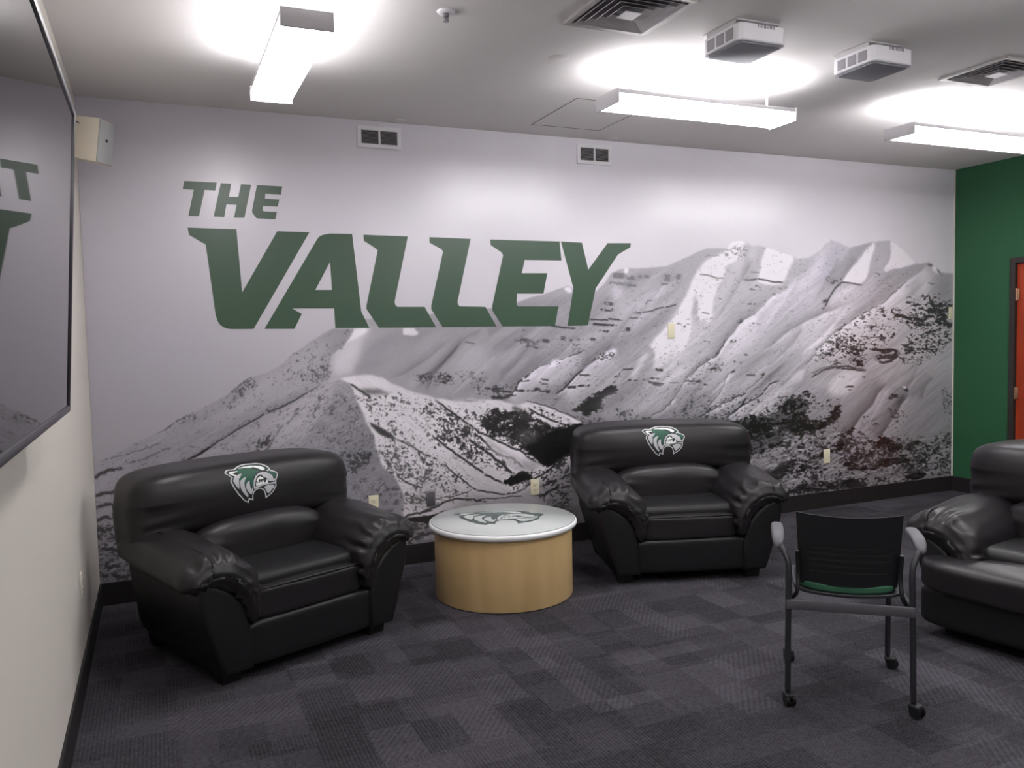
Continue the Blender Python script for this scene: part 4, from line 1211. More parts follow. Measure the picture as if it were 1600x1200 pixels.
# ------------------------------------------------------------------ wall plates, vents
def plate(name, x, z, w, h, material, label, cat, kind, group=None):
    t = thing(name, label, cat, (x, -0.004, z), 0, group)
    obj('cover_plate', box_bm((0, -0.003, 0), (w, 0.006, h), 0.002), material, t, auto=40)
    if kind == 'duplex':
        for dz in (0.02, -0.02):
            bm = bmesh.new()
            box(bm, (0, -0.0075, dz), (0.034, 0.003, 0.027), 0.0012)
            s = obj('socket', bm, material, t, auto=40)
            bm = bmesh.new()
            box(bm, (-0.007, -0.0092, dz + 0.003), (0.0022, 0.0008, 0.009))
            box(bm, (0.007, -0.0092, dz + 0.003), (0.0022, 0.0008, 0.008))
            box(bm, (0, -0.0092, dz - 0.008), (0.004, 0.0008, 0.004))
            obj('slots', bm, M_dark, s)
    elif kind == 'switch':
        bm = bmesh.new()
        box(bm, (0, -0.008, 0), (0.01, 0.008, 0.022), 0.001)
        obj('toggle', bm, material, t, auto=40)
    elif kind == 'blank':
        for dz in (0.04, -0.04):
            bm = bmesh.new()
            tube(bm, [(0, -0.0055, dz), (0, -0.0078, dz)], 0.003, 10)
            obj('screw', bm, material, t, auto=40)
    elif kind == 'frame':
        obj('insert', box_bm((0, -0.0075, -0.002), (w - 0.016, 0.003, h - 0.02), 0.001), mat('dark_steel_insert', srgb(86, 84, 90), 0.5), t, auto=40)
    return t


plate('wall_outlet', 1.712, 0.457, 0.07, 0.118, M_cream, 'cream duplex outlet on the mural behind the left armchair', 'outlet', 'duplex')
plate('wall_plate', 2.127, 0.453, 0.066, 0.115, M_steel, 'grey metal wall plate on the mural left of the round table', 'wall plate', 'frame')
plate('wall_outlet', 2.943, 0.457, 0.068, 0.12, M_cream, 'cream duplex outlet on the mural above the round table', 'outlet', 'duplex')
plate('wall_plate', 4.18, 1.605, 0.066, 0.118, M_cream, 'cream wall plate high on the snowy mountainside of the mural', 'wall plate', 'blank')
plate('wall_plate', 5.816, 0.46, 0.072, 0.122, M_cream, 'cream wall plate low on the mural right of the middle armchair', 'wall plate', 'blank')
pl = plate('wall_plate', 7.365, 1.715, 0.05, 0.115, M_cream, 'cream wall plate at the right edge of the mural beside the green wall', 'wall plate', 'blank')
t = plate('wall_outlet', 0, 0, 0.07, 0.118, M_wall, 'cream outlet on the left wall near the black baseboard', 'outlet', 'duplex')
t.location = (0.0, -1.2, 0.46)
t.rotation_euler = (0, 0, rad(90))


def wall_vent(x0, x1, z0, z1, label):
    w, h = x1 - x0, z1 - z0
    t = thing('wall_vent', label, 'vent', ((x0 + x1) / 2, -0.004, (z0 + z1) / 2), 0, 'return vents high on the mural')
    b = 0.028
    bm = bmesh.new()
    box(bm, (0, -0.006, h / 2 - b / 2), (w, 0.012, b), 0.002)
    box(bm, (0, -0.006, -h / 2 + b / 2), (w, 0.012, b), 0.002)
    for s in (-1, 1):
        box(bm, (s * (w / 2 - b / 2), -0.006, 0), (b, 0.012, h - 2 * b + 0.002), 0.002)
    box(bm, (0, -0.006, 0), (0.014, 0.012, h - 2 * b + 0.002), 0.002)
    obj('frame', bm, M_white, t, auto=40)
    obj('duct_shade', box_bm((0, -0.001, 0), (w - 2 * b, 0.002, h - 2 * b)), M_dark, t)  # thin dark sheet, colour stands in for the shade behind the louvres
    n = 11
    for s in (-1, 1):
        cw = (w - 2 * b - 0.014) / 2
        bm = bmesh.new()
        for i in range(n):
            z = -h / 2 + b + (h - 2 * b) * (i + 0.5) / n
            Mx = Matrix.Translation((s * (cw / 2 + 0.007), -0.006, z)) @ Matrix.Rotation(rad(35), 4, 'X')
            box(bm, (0, 0, 0), (cw, 0.007, 0.0016), 0, 2, Mx)
        obj('louvres', bm, mat('vent_louvre', srgb(150, 147, 150), 0.5), t)
    return t


wall_vent(1.681, 1.985, 2.885, 3.03, 'white two-panel louvred vent above the letters, left of the two')
wall_vent(3.350, 3.647, 2.878, 3.028, 'white two-panel louvred vent on the mural, right of the two')

# small ceiling discs
def disc(name, x, y, r, label, cat):  # flush round covers
    bm = bmesh.new()
    lathe(bm, [(0, -0.008), (r * 0.8, -0.008), (r, -0.002), (r, 0)], 32, (0, 0, 0))
    o = obj(name, bm, M_ceil, None, (x, y, H), auto=40)
    return tag(o, label, cat)


disc('junction_cover', 2.411, -1.567, 0.055, 'small round cover on the ceiling between the sprinkler and middle lamp', 'ceiling cover')
disc('junction_cover', 1.96, -0.07, 0.045, 'small round cover on the ceiling above the left wall vent', 'ceiling cover')
disc('junction_cover', 3.62, -0.075, 0.045, 'small round cover on the ceiling above the right wall vent', 'ceiling cover')

t = thing('sprinkler', 'pendent fire sprinkler on the ceiling right of the left lamp', 'sprinkler', (1.648, -1.949, H))
bm = bmesh.new()
lathe(bm, [(0.0, -0.003), (0.018, -0.012), (0.036, -0.009), (0.042, -0.002), (0.042, 0)], 32)
obj('escutcheon', bm, M_offwhite, t, auto=50)
bm = bmesh.new()
lathe(bm, [(0.012, -0.008), (0.012, -0.024), (0.007, -0.028), (0.007, -0.04), (0.014, -0.043), (0.014, -0.045), (0, -0.045)], 20)
for s in (-1, 1):
    tube(bm, [(s * 0.011, 0, -0.02), (s * 0.012, 0, -0.032), (s * 0.004, 0, -0.042)], 0.002, 8)
obj('sprinkler_head', bm, M_steel, t, auto=50)

# access hatch seam
bm = bmesh.new()
hx0, hx1, hy0, hy1 = 2.86, 3.40, -0.26, -0.93
for a, b_ in (((hx0, hy0), (hx0, hy1)), ((hx0, hy1), (hx1, hy1)), ((hx1, hy1), (hx1, hy0)), ((hx1, hy0), (hx0, hy0))):
    cx, cy = (a[0] + b_[0]) / 2, (a[1] + b_[1]) / 2
    box(bm, (cx, cy, H - 0.001), (abs(a[0] - b_[0]) + 0.005, abs(a[1] - b_[1]) + 0.005, 0.002))
structure(obj('trim_2', bm, mat('hatch_seam', srgb(120, 116, 113), 0.8)))


# square ceiling diffusers
def diffuser(x, y, s, label):
    t = thing('ceiling_diffuser', label, 'ceiling vent', (x, y, H), 0, 'square ceiling diffusers')

    def ring(bm, a, z0, w, z1):
        """square ring sloping from half-size a at z0 to a-w at z1"""
        o = [bm.verts.new((sx * a, sy * a, z0)) for sx, sy in ((-1, -1), (1, -1), (1, 1), (-1, 1))]
        i = [bm.verts.new((sx * (a - w), sy * (a - w), z1)) for sx, sy in ((-1, -1), (1, -1), (1, 1), (-1, 1))]
        o2 = [bm.verts.new((sx * (a - 0.003), sy * (a - 0.003), z0 + 0.003)) for sx, sy in ((-1, -1), (1, -1), (1, 1), (-1, 1))]
        i2 = [bm.verts.new((sx * (a - w - 0.0015), sy * (a - w - 0.0015), z1 + 0.003)) for sx, sy in ((-1, -1), (1, -1), (1, 1), (-1, 1))]
        for k in range(4):
            j = (k + 1) % 4
            bm.faces.new((o[k], o[j], i[j], i[k]))
            bm.faces.new((o2[k], i2[k], i2[j], o2[j]))
            bm.faces.new((o[k], o2[k], o2[j], o[j]))
            bm.faces.new((i[k], i[j], i2[j], i2[k]))
    h = s / 2
    bm = bmesh.new()
    ring(bm, h, -0.012, 0.03, -0.010)
    for k in range(4):
        dx, dy = ((0, 1), (0, -1), (1, 0), (-1, 0))[k]
        box(bm, (dx * (h - 0.002), dy * (h - 0.002), -0.006), (s if dx == 0 else 0.004, s if dy == 0 else 0.004, 0.012))
    bmesh.ops.recalc_face_normals(bm, faces=bm.faces[:])
    obj('frame', bm, mat('diffuser_frame', srgb(186, 182, 180), 0.5), t)
    obj('duct_shade', box_bm((0, 0, -0.001), (s - 0.02, s - 0.02, 0.002)), mat('diffuser_shade', srgb(104, 100, 106), 0.8), t)  # flat grey sheet, shade between the vanes put into its colour
    a = h - 0.038
    ml = mat('diffuser_blade', srgb(214, 210, 214), 0.5)
    while a > 0.055:
        bm = bmesh.new()
        ring(bm, a, -0.016, 0.020, -0.004)
        bmesh.ops.recalc_face_normals(bm, faces=bm.faces[:])
        obj('vane', bm, ml, t)
        a -= 0.036
    obj('centre_plate', box_bm((0, 0, -0.02), (0.085, 0.085, 0.004), 0.001), ml, t)
    return t


diffuser(2.43, -2.24, 0.45, 'square concentric ceiling diffuser left of the white ceiling boxes')
diffuser(4.94, -2.21, 0.43, 'square concentric ceiling diffuser at the right, above the right lamp')


# white ceiling boxes
def ceiling_box(x, y, label):
    t = thing('ceiling_box', label, 'ceiling unit', (x, y, H), 0, 'white vented boxes on the ceiling')
    sx, sy = 0.285, 0.285

    def rr(a, b, r, n=6):
        pts = []
        for cx, cy, a0 in ((a / 2 - r, b / 2 - r, 0), (-a / 2 + r, b / 2 - r, 90), (-a / 2 + r, -b / 2 + r, 180), (a / 2 - r, -b / 2 + r, 270)):
            for k in range(n + 1):
                an = rad(a0 + 90 * k / n)
                pts.append((cx + r * math.cos(an), cy + r * math.sin(an)))
        return pts
    bm = bmesh.new()
    prism(bm, rr(sx, sy, 0.035), -0.108, -0.03, 'xy', 0.006, 2)
    body = obj('body', bm, M_offwhite, t, auto=40)
    bm = bmesh.new()
    prism(bm, rr(sx - 0.03, sy - 0.03, 0.03), -0.121, -0.105, 'xy', 0.004, 2)
    obj('bottom_panel', bm, M_greyp, t, auto=40)
    bm = bmesh.new()
    prism(bm, rr(sx - 0.002, sy - 0.002, 0.034), -0.114, -0.107, 'xy', 0.003, 2)
    obj('bezel', bm, mat('pale_grey_plastic', srgb(190, 189, 196), 0.5), t, auto=40)
    bm = bmesh.new()
    box(bm, (0.0, 0.02, -0.003), (sx - 0.02, sy - 0.04, 0.006), 0.001)
    box(bm, (-sx / 2 + 0.012, 0.01, -0.018), (0.004, sy - 0.07, 0.03))
    box(bm, (sx / 2 - 0.014, 0.01, -0.018), (0.004, sy - 0.07, 0.03))
    box(bm, (0.01, 0.05, -0.018), (sx - 0.12, 0.05, 0.03))
    obj('mounting_bracket', bm, M_steel if False else mat('bracket_white', srgb(200, 198, 200), 0.5), t, auto=40)
    for k in range(3):
        obj('side_grille', box_bm((-sx / 2 - 0.0005, 0.07 - k * 0.07, -0.072), (0.004, 0.055, 0.052), 0.001),
            mat('grille_grey', srgb(160, 158, 164), 0.7), t)
    bm = bmesh.new()
    for k in range(12):
        box(bm, (-0.03 + k * 0.0085, -sy / 2 - 0.0005, -0.04), (0.003, 0.003, 0.016))
    obj('vent_slots', bm, M_greyp, t)
    return t


ceiling_box(3.075, -2.25, 'white vented box under the ceiling beside the diffuser, nearer the sprinkler')
ceiling_box(3.93, -2.24, 'white vented box under the ceiling, right one, near the right lamp')


# ------------------------------------------------------------------ lamps
def lamp(x, y, length, along, label, w=0.23, group='white pendant light fixtures'):
    t = thing('pendant_light', label, 'lamp', (x, y, H), 0 if along == 'x' else rad(90), group)
    L2 = length / 2
    zb = -0.235
    hh = 0.07
    bm = bmesh.new()
    for s in (-1, 1):
        box(bm, (0, s * (w / 2 - 0.003), zb + hh - 0.012), (length - 0.01, 0.006, 0.022), 0.001)
    obj('housing', bm, M_white, t, auto=40)
    for s in (-1, 1):
        obj('end_cap', box_bm((s * L2, 0, zb + hh / 2), (0.012, w + 0.006, hh + 0.006), 0.002), M_white, t, auto=40)
    bm = bmesh.new()
    prism(bm, [(-w / 2 + 0.001, zb + hh - 0.026), (-w / 2 + 0.004, zb + 0.012), (-w / 2 + 0.03, zb), (w / 2 - 0.03, zb),
               (w / 2 - 0.004, zb + 0.012), (w / 2 - 0.001, zb + hh - 0.026)], -L2 + 0.007, L2 - 0.007, 'yz')
    obj('lower_lens', bm, M_lens, t)
    obj('upper_lens', box_bm((0, 0, zb + hh - 0.030), (length - 0.016, w - 0.02, 0.012)), M_lens_up, t)
    for s in (-1, 1):
        bm = bmesh.new()
        tube(bm, [(s * (L2 - 0.12), 0, 0), (s * (L2 - 0.12), 0, zb + hh)], 0.006, 10)
        lathe(bm, [(0, -0.012), (0.03, -0.010), (0.035, 0)], 20, (s * (L2 - 0.12), 0, 0))
        obj('hanger', bm, M_white, t, auto=40)
    return t


lamp(0.985, -1.63, 1.09, 'y', 'glowing white light fixture running towards the mural at left', 0.205)
lamp(3.31, -1.575, 1.22, 'x', 'glowing white light fixture parallel to the mural, in the middle')
lamp(5.74, -1.575, 1.70, 'x', 'glowing white light fixture cut by the right edge of the photo')
lamp(3.31, -3.65, 1.22, 'x', 'added unseen light fixture in the middle of the room')  # added out of view to brighten the ceiling and its white boxes
lamp(5.50, -3.65, 1.22, 'x', 'added unseen light fixture nearer the door')  # added beside the view to lift the ceiling's brightness
lamp(0.995, -4.6, 1.16, 'y', 'added unseen light fixture over the space in front of the television')  # added out of view to brighten the front of the room
lamp(3.31, -6.3, 1.22, 'x', 'added unseen light fixture at the rear of the room')  # added behind the camera as extra fill light

# ------------------------------------------------------------------ speaker
t = thing('wall_speaker', 'cream box speaker with grey grille mounted high in the left corner', 'speaker', (0.0, -0.5, 2.71))
tilt = Matrix.Translation((0.118, 0.05, 0)) @ Matrix.Rotation(rad(-27), 4, 'Z') @ Matrix.Rotation(rad(8.5), 4, 'Y')
bm = bmesh.new()
prism(bm, [(-0.085, -0.105), (0.062, -0.117), (0.062, 0.117), (-0.085, 0.117)], -0.075, 0.075, 'xz', 0.005, 2)
bmesh.ops.transform(bm, matrix=tilt, verts=bm.verts[:])
obj('cabinet', bm, M_spk, t, auto=40)
bm = box_bm((0.066, 0, 0), (0.008, 0.144, 0.228), 0.003)
bmesh.ops.transform(bm, matrix=tilt, verts=bm.verts[:])
g = obj('grille', bm, M_grille, t, auto=40)
bm = box_bm((0.0705, -0.0, 0.012), (0.002, 0.02, 0.016), 0.0005)
bmesh.ops.transform(bm, matrix=tilt, verts=bm.verts[:])
obj('badge', bm, M_dark, g)
bm = bmesh.new()
box(bm, (0.006, 0, 0), (0.012, 0.07, 0.09), 0.002)
tube(bm, [(0.005, 0.03, 0), (0.10, 0.05, 0)], 0.012)
obj('wall_bracket', bm, M_spk, t, auto=40)
bm = bmesh.new()
tube(bm, bez([(0.055, -0.04, 0.075), (0.03, -0.06, 0.08), (0.006, -0.05, 0.05), (0.012, -0.045, 0.0), (0.03, -0.04, -0.02)]), 0.003, 8)
obj('cable', bm, M_black, t, smooth=True)

# ------------------------------------------------------------------ television
M_screen = mat('glossy_black_screen', srgb(8, 8, 10), 0.02, spec=0.85)
tv = thing('television', 'large glossy black flat screen on the left wall reflecting the mural', 'television', (0, 0, 0))
tlt = math.atan(0.064)
tw, thh = 1.70, 0.955
Mt = Matrix.Translation((0.1425, -2.56 - tw / 2, 1.867)) @ Matrix.Rotation(tlt, 4, 'Y')


def tvpart(name, bm, m_, parent=tv, **k):
    bmesh.ops.transform(bm, matrix=Mt, verts=bm.verts[:])
    return obj(name, bm, m_, parent, **k)


bm = bmesh.new()
bz = 0.02
for s in (-1, 1):
    box(bm, (-0.011, s * (tw / 2 - bz / 2), 0), (0.03, bz, thh), 0.002)
box(bm, (-0.011, 0, thh / 2 - bz / 2), (0.03, tw - 2 * bz, bz), 0.002)
box(bm, (-0.011, 0, -thh / 2 + bz / 2), (0.03, tw - 2 * bz, bz), 0.002)
tvpart('bezel', bm, mat('dark_satin_bezel', srgb(62, 58, 66), 0.35, spec=0.5), auto=40)
tvpart('screen', box_bm((-0.004, 0, 0), (0.006, tw - 2 * bz, thh - 2 * bz)), M_screen)
tvpart('back_shell', box_bm((-0.035, 0, 0), (0.03, tw - 0.2, thh - 0.12), 0.01), M_black, auto=40)
bm = bmesh.new()
box(bm, (0.008, -2.56 - tw / 2, 1.867), (0.016, 0.5, 0.45), 0.002)
for s in (-1, 1):
    tube(bm, [(0.01, -2.56 - tw / 2 + s * 0.15, 1.95), (0.11, -2.56 - tw / 2 + s * 0.15, 1.95)], 0.014)
    tube(bm, [(0.01, -2.56 - tw / 2 + s * 0.15, 1.78), (0.09, -2.56 - tw / 2 + s * 0.15, 1.78)], 0.014)
obj('wall_mount', bm, M_black, tv, auto=40)

# ------------------------------------------------------------------ emblem (snarling animal head)
M_em_silver = mat('emblem_silver', srgb(200, 202, 204), 0.45)
M_em_grey = mat('emblem_grey', srgb(186, 186, 190), 0.5)
M_em_black = mat('emblem_black', srgb(26, 30, 30), 0.45)
M_em_green = mat('emblem_green', srgb(22, 84, 62), 0.45)
M_em_white = mat('emblem_white', srgb(225, 232, 228), 0.45)
EM = [M_em_silver, M_em_black, M_em_grey, M_em_green, M_em_white]
EMB = [
 (0, [(262,300),(290,262),(340,250),(450,255),(520,225),(600,205),(690,198),(900,208),(1000,228),(1080,270),(1110,300),(1130,350),
      (1180,370),(1235,395),(1258,430),(1250,470),(1215,520),(1200,560),(1195,640),(1150,710),(1090,765),(1020,805),(970,832),
      (962,832),(960,760),(945,700),(900,655),(850,645),(800,655),(755,690),(735,740),(728,835),(670,805),(655,820),(640,865),
      (600,845),(540,800),(500,740),(470,710),(420,630),(380,560),(335,450),(345,410),(370,385),(330,350)]),
 (1, [(290,300),(310,278),(345,265),(455,272),(530,243),(610,222),(700,215),(900,225),(990,245),(1060,285),(1090,310),(1110,365),
      (1170,385),(1220,410),(1240,435),(1230,465),(1200,510),(1185,550),(1178,630),(1135,700),(1080,750),(1010,790),(985,800),
      (978,750),(955,680),(905,640),(850,628),(790,640),(740,680),(718,740),(712,810),(665,780),(640,790),(625,835),(590,820),
      (550,780),(510,720),(480,690),(435,620),(400,555),(358,450),(365,415),(395,385),(345,345)]),
 (2, [(385,450),(400,410),(430,375),(470,370),(500,400),(495,440),(493,500),(487,560),(475,600),(430,540)]),
 (2, [(505,560),(508,480),(540,430),(600,415),(640,410),(605,460),(585,520),(592,600),(620,680),(645,740),(625,765),(570,700),(520,620)]),
 (2, [(608,600),(615,545),(640,500),(690,480),(685,540),(693,600),(715,640),(738,590),(738,660),(705,725),(670,705),(635,655)]),
 (4, [(335,312),(365,290),(500,293),(505,305),(440,312),(400,320),(450,350),(470,375),(430,370),(385,350)]),
 (2, [(455,372),(500,350),(570,345),(545,375),(510,420),(490,400)]),
 (3, [(470,275),(540,265),(640,270),(740,275),(800,300),(860,320),(915,345),(840,370),(790,410),(755,470),(745,540),(742,590),
      (718,580),(700,500),(690,470),(650,485),(612,505),(590,565),(585,520),(600,465),(640,405),(570,425),(500,470),(520,410),
      (580,345),(500,345),(510,300)]),
 (4, [(530,262),(580,246),(640,238),(760,236),(860,248),(960,265),(1020,300),(1015,330),(965,338),(900,300),(820,268),(740,270),(640,258)]),
 (4, [(778,323),(850,330),(908,345),(850,362),(805,350)]),
 (3, [(1035,300),(1070,300),(1100,320),(1060,330)]),
 (4, [(1045,345),(1105,338),(1100,355),(1060,362)]),
 (3, [(1050,375),(1110,370),(1180,392),(1228,430),(1222,465),(1205,495),(1165,470),(1140,430),(1090,410)]),
 (2, [(755,640),(752,560),(770,480),(810,420),(870,380),(940,366),(1030,375),(1085,412),(1135,440),(1150,480),(1155,520),(1195,500),
      (1180,545),(1100,548),(1050,535),(1035,490),(1000,470),(960,450),(930,405),(880,405),(830,440),(800,500),(785,570),(785,600),
      (860,580),(960,568),(1080,572),(1160,562),(1190,575),(1180,600),(1120,592),(1010,590),(900,602),(830,625)]),
 (4, [(815,500),(850,455),(900,430),(950,465),(965,490),(930,478),(900,495),(880,475),(850,510),(835,530)]),
 (4, [(803,560),(812,520),(835,555),(858,500),(875,552),(900,500),(915,552),(940,495),(965,548),(985,550),(1028,485),(1040,565),(900,572),(860,578),(803,590)]),
 (2, [(945,625),(1040,600),(1120,605),(1160,622),(1140,670),(1090,700),(1050,745),(1010,745),(985,700),(965,655)]),
]


def emblem_bm(width, mapper, layer=0.0005):
    """the emblem cut up finely and laid on a surface; mapper(x, z, height) gives the 3-D point"""
    bm = bmesh.new()
    sc = width / 996.0
    for li, (mi, pts) in enumerate(EMB):
        b2 = bmesh.new()
        P = [Vector(((x - 760) * sc, -(y - 530) * sc, 0)) for x, y in pts]
        vs = [b2.verts.new(p) for p in P]
        for tr in tessellate_polygon([P]):
            try:
                b2.faces.new([vs[i] for i in tr])
            except ValueError:
                pass
        st = width / 22
        for ax in (0, 1):
            lo = min(p[ax] for p in P)
            hi = max(p[ax] for p in P)
            k = math.ceil(lo / st) * st
            while k < hi:
                no = Vector((1, 0, 0)) if ax == 0 else Vector((0, 1, 0))
                bmesh.ops.bisect_plane(b2, geom=b2.verts[:] + b2.edges[:] + b2.faces[:], plane_co=no * k, plane_no=no, dist=1e-6)
                k += st
        mp = {}
        hgt = 0.0012 + layer * (0 if li == 0 else 1 if li == 1 else 2 + (li % 3) * 0.35)
        for v in b2.verts:
            mp[v] = bm.verts.new(mapper(v.co.x, v.co.y, hgt))
        for f in b2.faces:
            try:
                nf = bm.faces.new([mp[v] for v in f.verts])
                nf.material_index = mi
            except ValueError:
                pass
        b2.free()
    return bm


# ------------------------------------------------------------------ armchair
def make_armchair(label, loc, rz, wide=False):
    t = thing('armchair', label, 'armchair', loc, rz, 'black leather armchairs')
    yb = 0.86
    # ---- shell: flaring sides, back
    def flare(p, u):
        k = (p.z - 0.06) / 0.4
        p.x *= 0.86 + 0.14 * max(0, min(1.1, k))
        p.y += 0.0
        return p
    bm = soft((0, 0.44, 0.27), (0.555, 0.42, 0.215), 14, 16, flare)
    obj('base', bm, M_leather2, t, smooth=True)
    # back shell behind the pillows
    bm = soft((0, 0.745, 0.46), (0.545, 0.115, 0.41), 9, 14, lambda p, u: Vector((p.x * (1 - 0.05 * (1 - min(1, p.z / 0.5))), p.y + 0.04 * (p.z - 0.45), p.z)))
    obj('back_shell', bm, M_leather2, t, smooth=True)

    # ---- arms: outer panel seen from the front, padded pillow draped over it
    for s in (-1, 1):
        pts = [(0.335, 0.062), (0.49, 0.062), (0.535, 0.20), (0.585, 0.36), (0.600, 0.45), (0.598, 0.490), (0.583, 0.508), (0.56, 0.512), (0.52, 0.500),
               (0.47, 0.472), (0.425, 0.432), (0.385, 0.385), (0.36, 0.32), (0.345, 0.26), (0.338, 0.2)]
        bm = bmesh.new()
        prism(bm, [(s * x, z) for x, z in pts], -0.055, 0.72, 'xz', 0.022, 4)
        obj('arm_panel', bm, M_leather2, t, auto=50)

        n_sec, n_len = 64, 64
        # cross-section of the pillow (x outwards, z up): overhang outside, crown, drape inside
        sec = [(0.590, 0.500), (0.645, 0.515), (0.680, 0.560), (0.678, 0.615), (0.640, 0.665), (0.575, 0.693), (0.500, 0.700), (0.425, 0.690),
               (0.360, 0.655), (0.312, 0.595), (0.285, 0.520), (0.278, 0.440), (0.285, 0.360), (0.305, 0.290), (0.340, 0.262),
               (0.368, 0.300), (0.395, 0.375), (0.435, 0.440), (0.490, 0.487), (0.540, 0.508)]
        cl = bez([(a, 0, b) for a, b in sec] + [(sec[0][0], 0, sec[0][1])], 6)[:-1]
        npt = len(cl)
        cxm = sum(p.x for p in cl) / npt
        czm = sum(p.z for p in cl) / npt
        # medial curve used to close the front end of the pillow
        bm = bmesh.new()
        rings = []
        y0, y1 = -0.066, 0.72
        for i in range(n_len + 1):
            q = i / n_len
            q = q ** 1.35
            y = y0 + (y1 - y0) * q
            d = y - y0
            rnd = min(1.0, d / 0.085)
            f = math.sqrt(max(0.0, 1 - (1 - rnd) ** 2)) * 0.30 + 0.70 if d < 0.085 else 1.0
            back = max(0.0, (y - 0.30) / 0.42)
            ring = []
            for k, p in enumerate(cl):
                # pull each point towards the pillow's own centre-line arc at the closed end
                ang = k / npt
                # centre line: arc from outer overhang to the inner drape
                wgt = 1 - f
                mxp = 0.50 if p.z > 0.5 else 0.36
                tx = p.x + ((0.585 - p.x) if p.x > 0.55 else 0) * 0.8
                arcx, arcz = arc_pt(p)
                x = p.x + (arcx - p.x) * wgt * 1.6
                z = p.z + (arcz - p.z) * wgt * 1.6
                # gathers: folds that start at the front seam and fade back
                fold = math.exp(-max(0, d - 0.012) / 0.10) * min(1, d / 0.03)
                a = math.atan2(p.z - 0.36, 0.66 - p.x)
                w = math.sin(a * 25 + 1.9 * math.sin(a * 7.1 + s) + wr((a * 3, y * 6, s), 1.3, 3) * 2.2)
                amp = 0.014 * fold * (1 if p.z > 0.30 else 0.4)
                nx, nz = p.x - arcx, p.z - arcz
                ln = math.hypot(nx, nz) + 1e-6
                x += nx / ln * amp * w
                z += nz / ln * amp * w
                y_ = y - 0.010 * fold * math.sin(a * 11 + s) + 0.05 * max(0, (0.46 - p.z)) * 0
                big = 0.006 * wr((p.x, y, p.z), 5.0, 2.3 * s)
                z += big
                # the pillow sinks in slightly towards the back
                up = max(0.0, min(1.0, (p.z - 0.40) / 0.2))
                z -= up * (0.030 + 0.040 * max(0.0, 1 - (y - y0) / 0.45))
                x -= 0.022 * max(0.0, 1 - (y - y0) / 0.40) * (1 if p.x > 0.55 else 0)
                x -= 0.035 * back * (1 if p.x > 0.55 else 0)
                ring.append(bm.verts.new((s * x, y_, z)))
            rings.append(ring)
        for a_, b_ in zip(rings, rings[1:]):
            for k in range(npt):
                j = (k + 1) % npt
                bm.faces.new((a_[k], a_[j], b_[j], b_[k]))
        # close the front: rings shrunk to the centre-line arc
        last = rings[0]
        for step, (w_, dy) in enumerate(((0.35, -0.010), (0.7, -0.014), (0.97, -0.012))):
            nr = []
            for k, v in enumerate(rings[0]):
                p = Vector((abs(v.co.x), 0, v.co.z))
                ax_, az_ = arc_pt(Vector((p.x + 0.02, 0, p.z + 0.06)))
                az_ -= 0.058 * max(0, min(1, (az_ - 0.36) / 0.2))
                ax_ -= 0.012
                a = math.atan2(p.z - 0.36, 0.66 - p.x)
                nr.append(bm.verts.new((s * (p.x + (ax_ - p.x) * w_), v.co.y + dy + 0.004 * math.sin(a * 25 + 1.9 * math.sin(a * 7.1 + s)) * (1 - w_), p.z + (az_ - p.z) * w_)))
            for k in range(npt):
                j = (k + 1) % npt
                bm.faces.new((last[k], nr[k], nr[j], last[j]))
            last = nr
        bm.faces.new(last)
        bm.faces.new(rings[-1][::-1])
        bmesh.ops.triangulate(bm, faces=[f for f in bm.faces if len(f.verts) > 4])
        bmesh.ops.recalc_face_normals(bm, faces=bm.faces[:])
        obj('arm_pillow', bm, M_leather, t, smooth=True)

    # ---- front rail and seat cushion
    bm = soft((0, 0.0, 0.165), (0.545, 0.125, 0.103), 9, 12) if wide else soft((0, 0.04, 0.17), (0.372, 0.085, 0.108), 9, 12)
    obj('front_rail', bm, M_leather2, t, smooth=True)

    def cush(p, u):
        crown = (1 - u.x ** 2) * (1 - u.y ** 2)
        p.z += 0.022 * crown * max(0, u.z)
        p.z += 0.006 * wr(p, 7, 1.1)
        p.y += 0.006 * wr(p, 6, 4.1)
        k = max(0.0, -u.y - 0.55) / 0.45
        if wide:
            k2 = min(1.0, max(0.0, -(p.y + 0.035) / 0.03))
            p.x *= 1 + 0.72 * k2 * k2 * (3 - 2 * k2)
            p.z -= 0.02 * k * k
        else:
            p.y += 0.010 * k * u.x ** 2
        return p
    if wide:
        bm = soft((0, 0.165, 0.340), (0.322, 0.335, 0.085), 7, 34, cush)
    else:
        bm = soft((0, 0.23, 0.345), (0.322, 0.268, 0.078), 11, 24, cush)
    cu = obj('seat_cushion', bm, M_leather, t, smooth=True)
    if not wide:
        bm = bmesh.new()
        tube(bm, bez([(-0.300, -0.018, 0.418), (-0.15, -0.030, 0.421), (0, -0.033, 0.423), (0.15, -0.030, 0.421), (0.300, -0.018, 0.418)], 6), 0.005, 8)
        obj('welt', bm, M_leather, cu, smooth=True)

    # ---- lumbar pillow
    def lum(p, u):
        p.y += 0.03 * (p.z - 0.55) + 0.008 * wr(p, 6, 9.0)
        p.z += 0.01 * wr(p, 5, 5.5) - 0.03 * u.x ** 2
        if u.y < 0:
            p.y -= 0.02 * (1 - u.x ** 2)
            # tight folds running sideways from the corners
            p.y += 0.006 * math.sin(p.z * 90 + 3 * u.x) * abs(u.x) ** 3
        return p
    bm = soft((0, 0.50, 0.545), (0.40, 0.12, 0.145), 3.6, 22, lum)
    obj('lumbar_pillow', bm, M_leather, t, smooth=True)

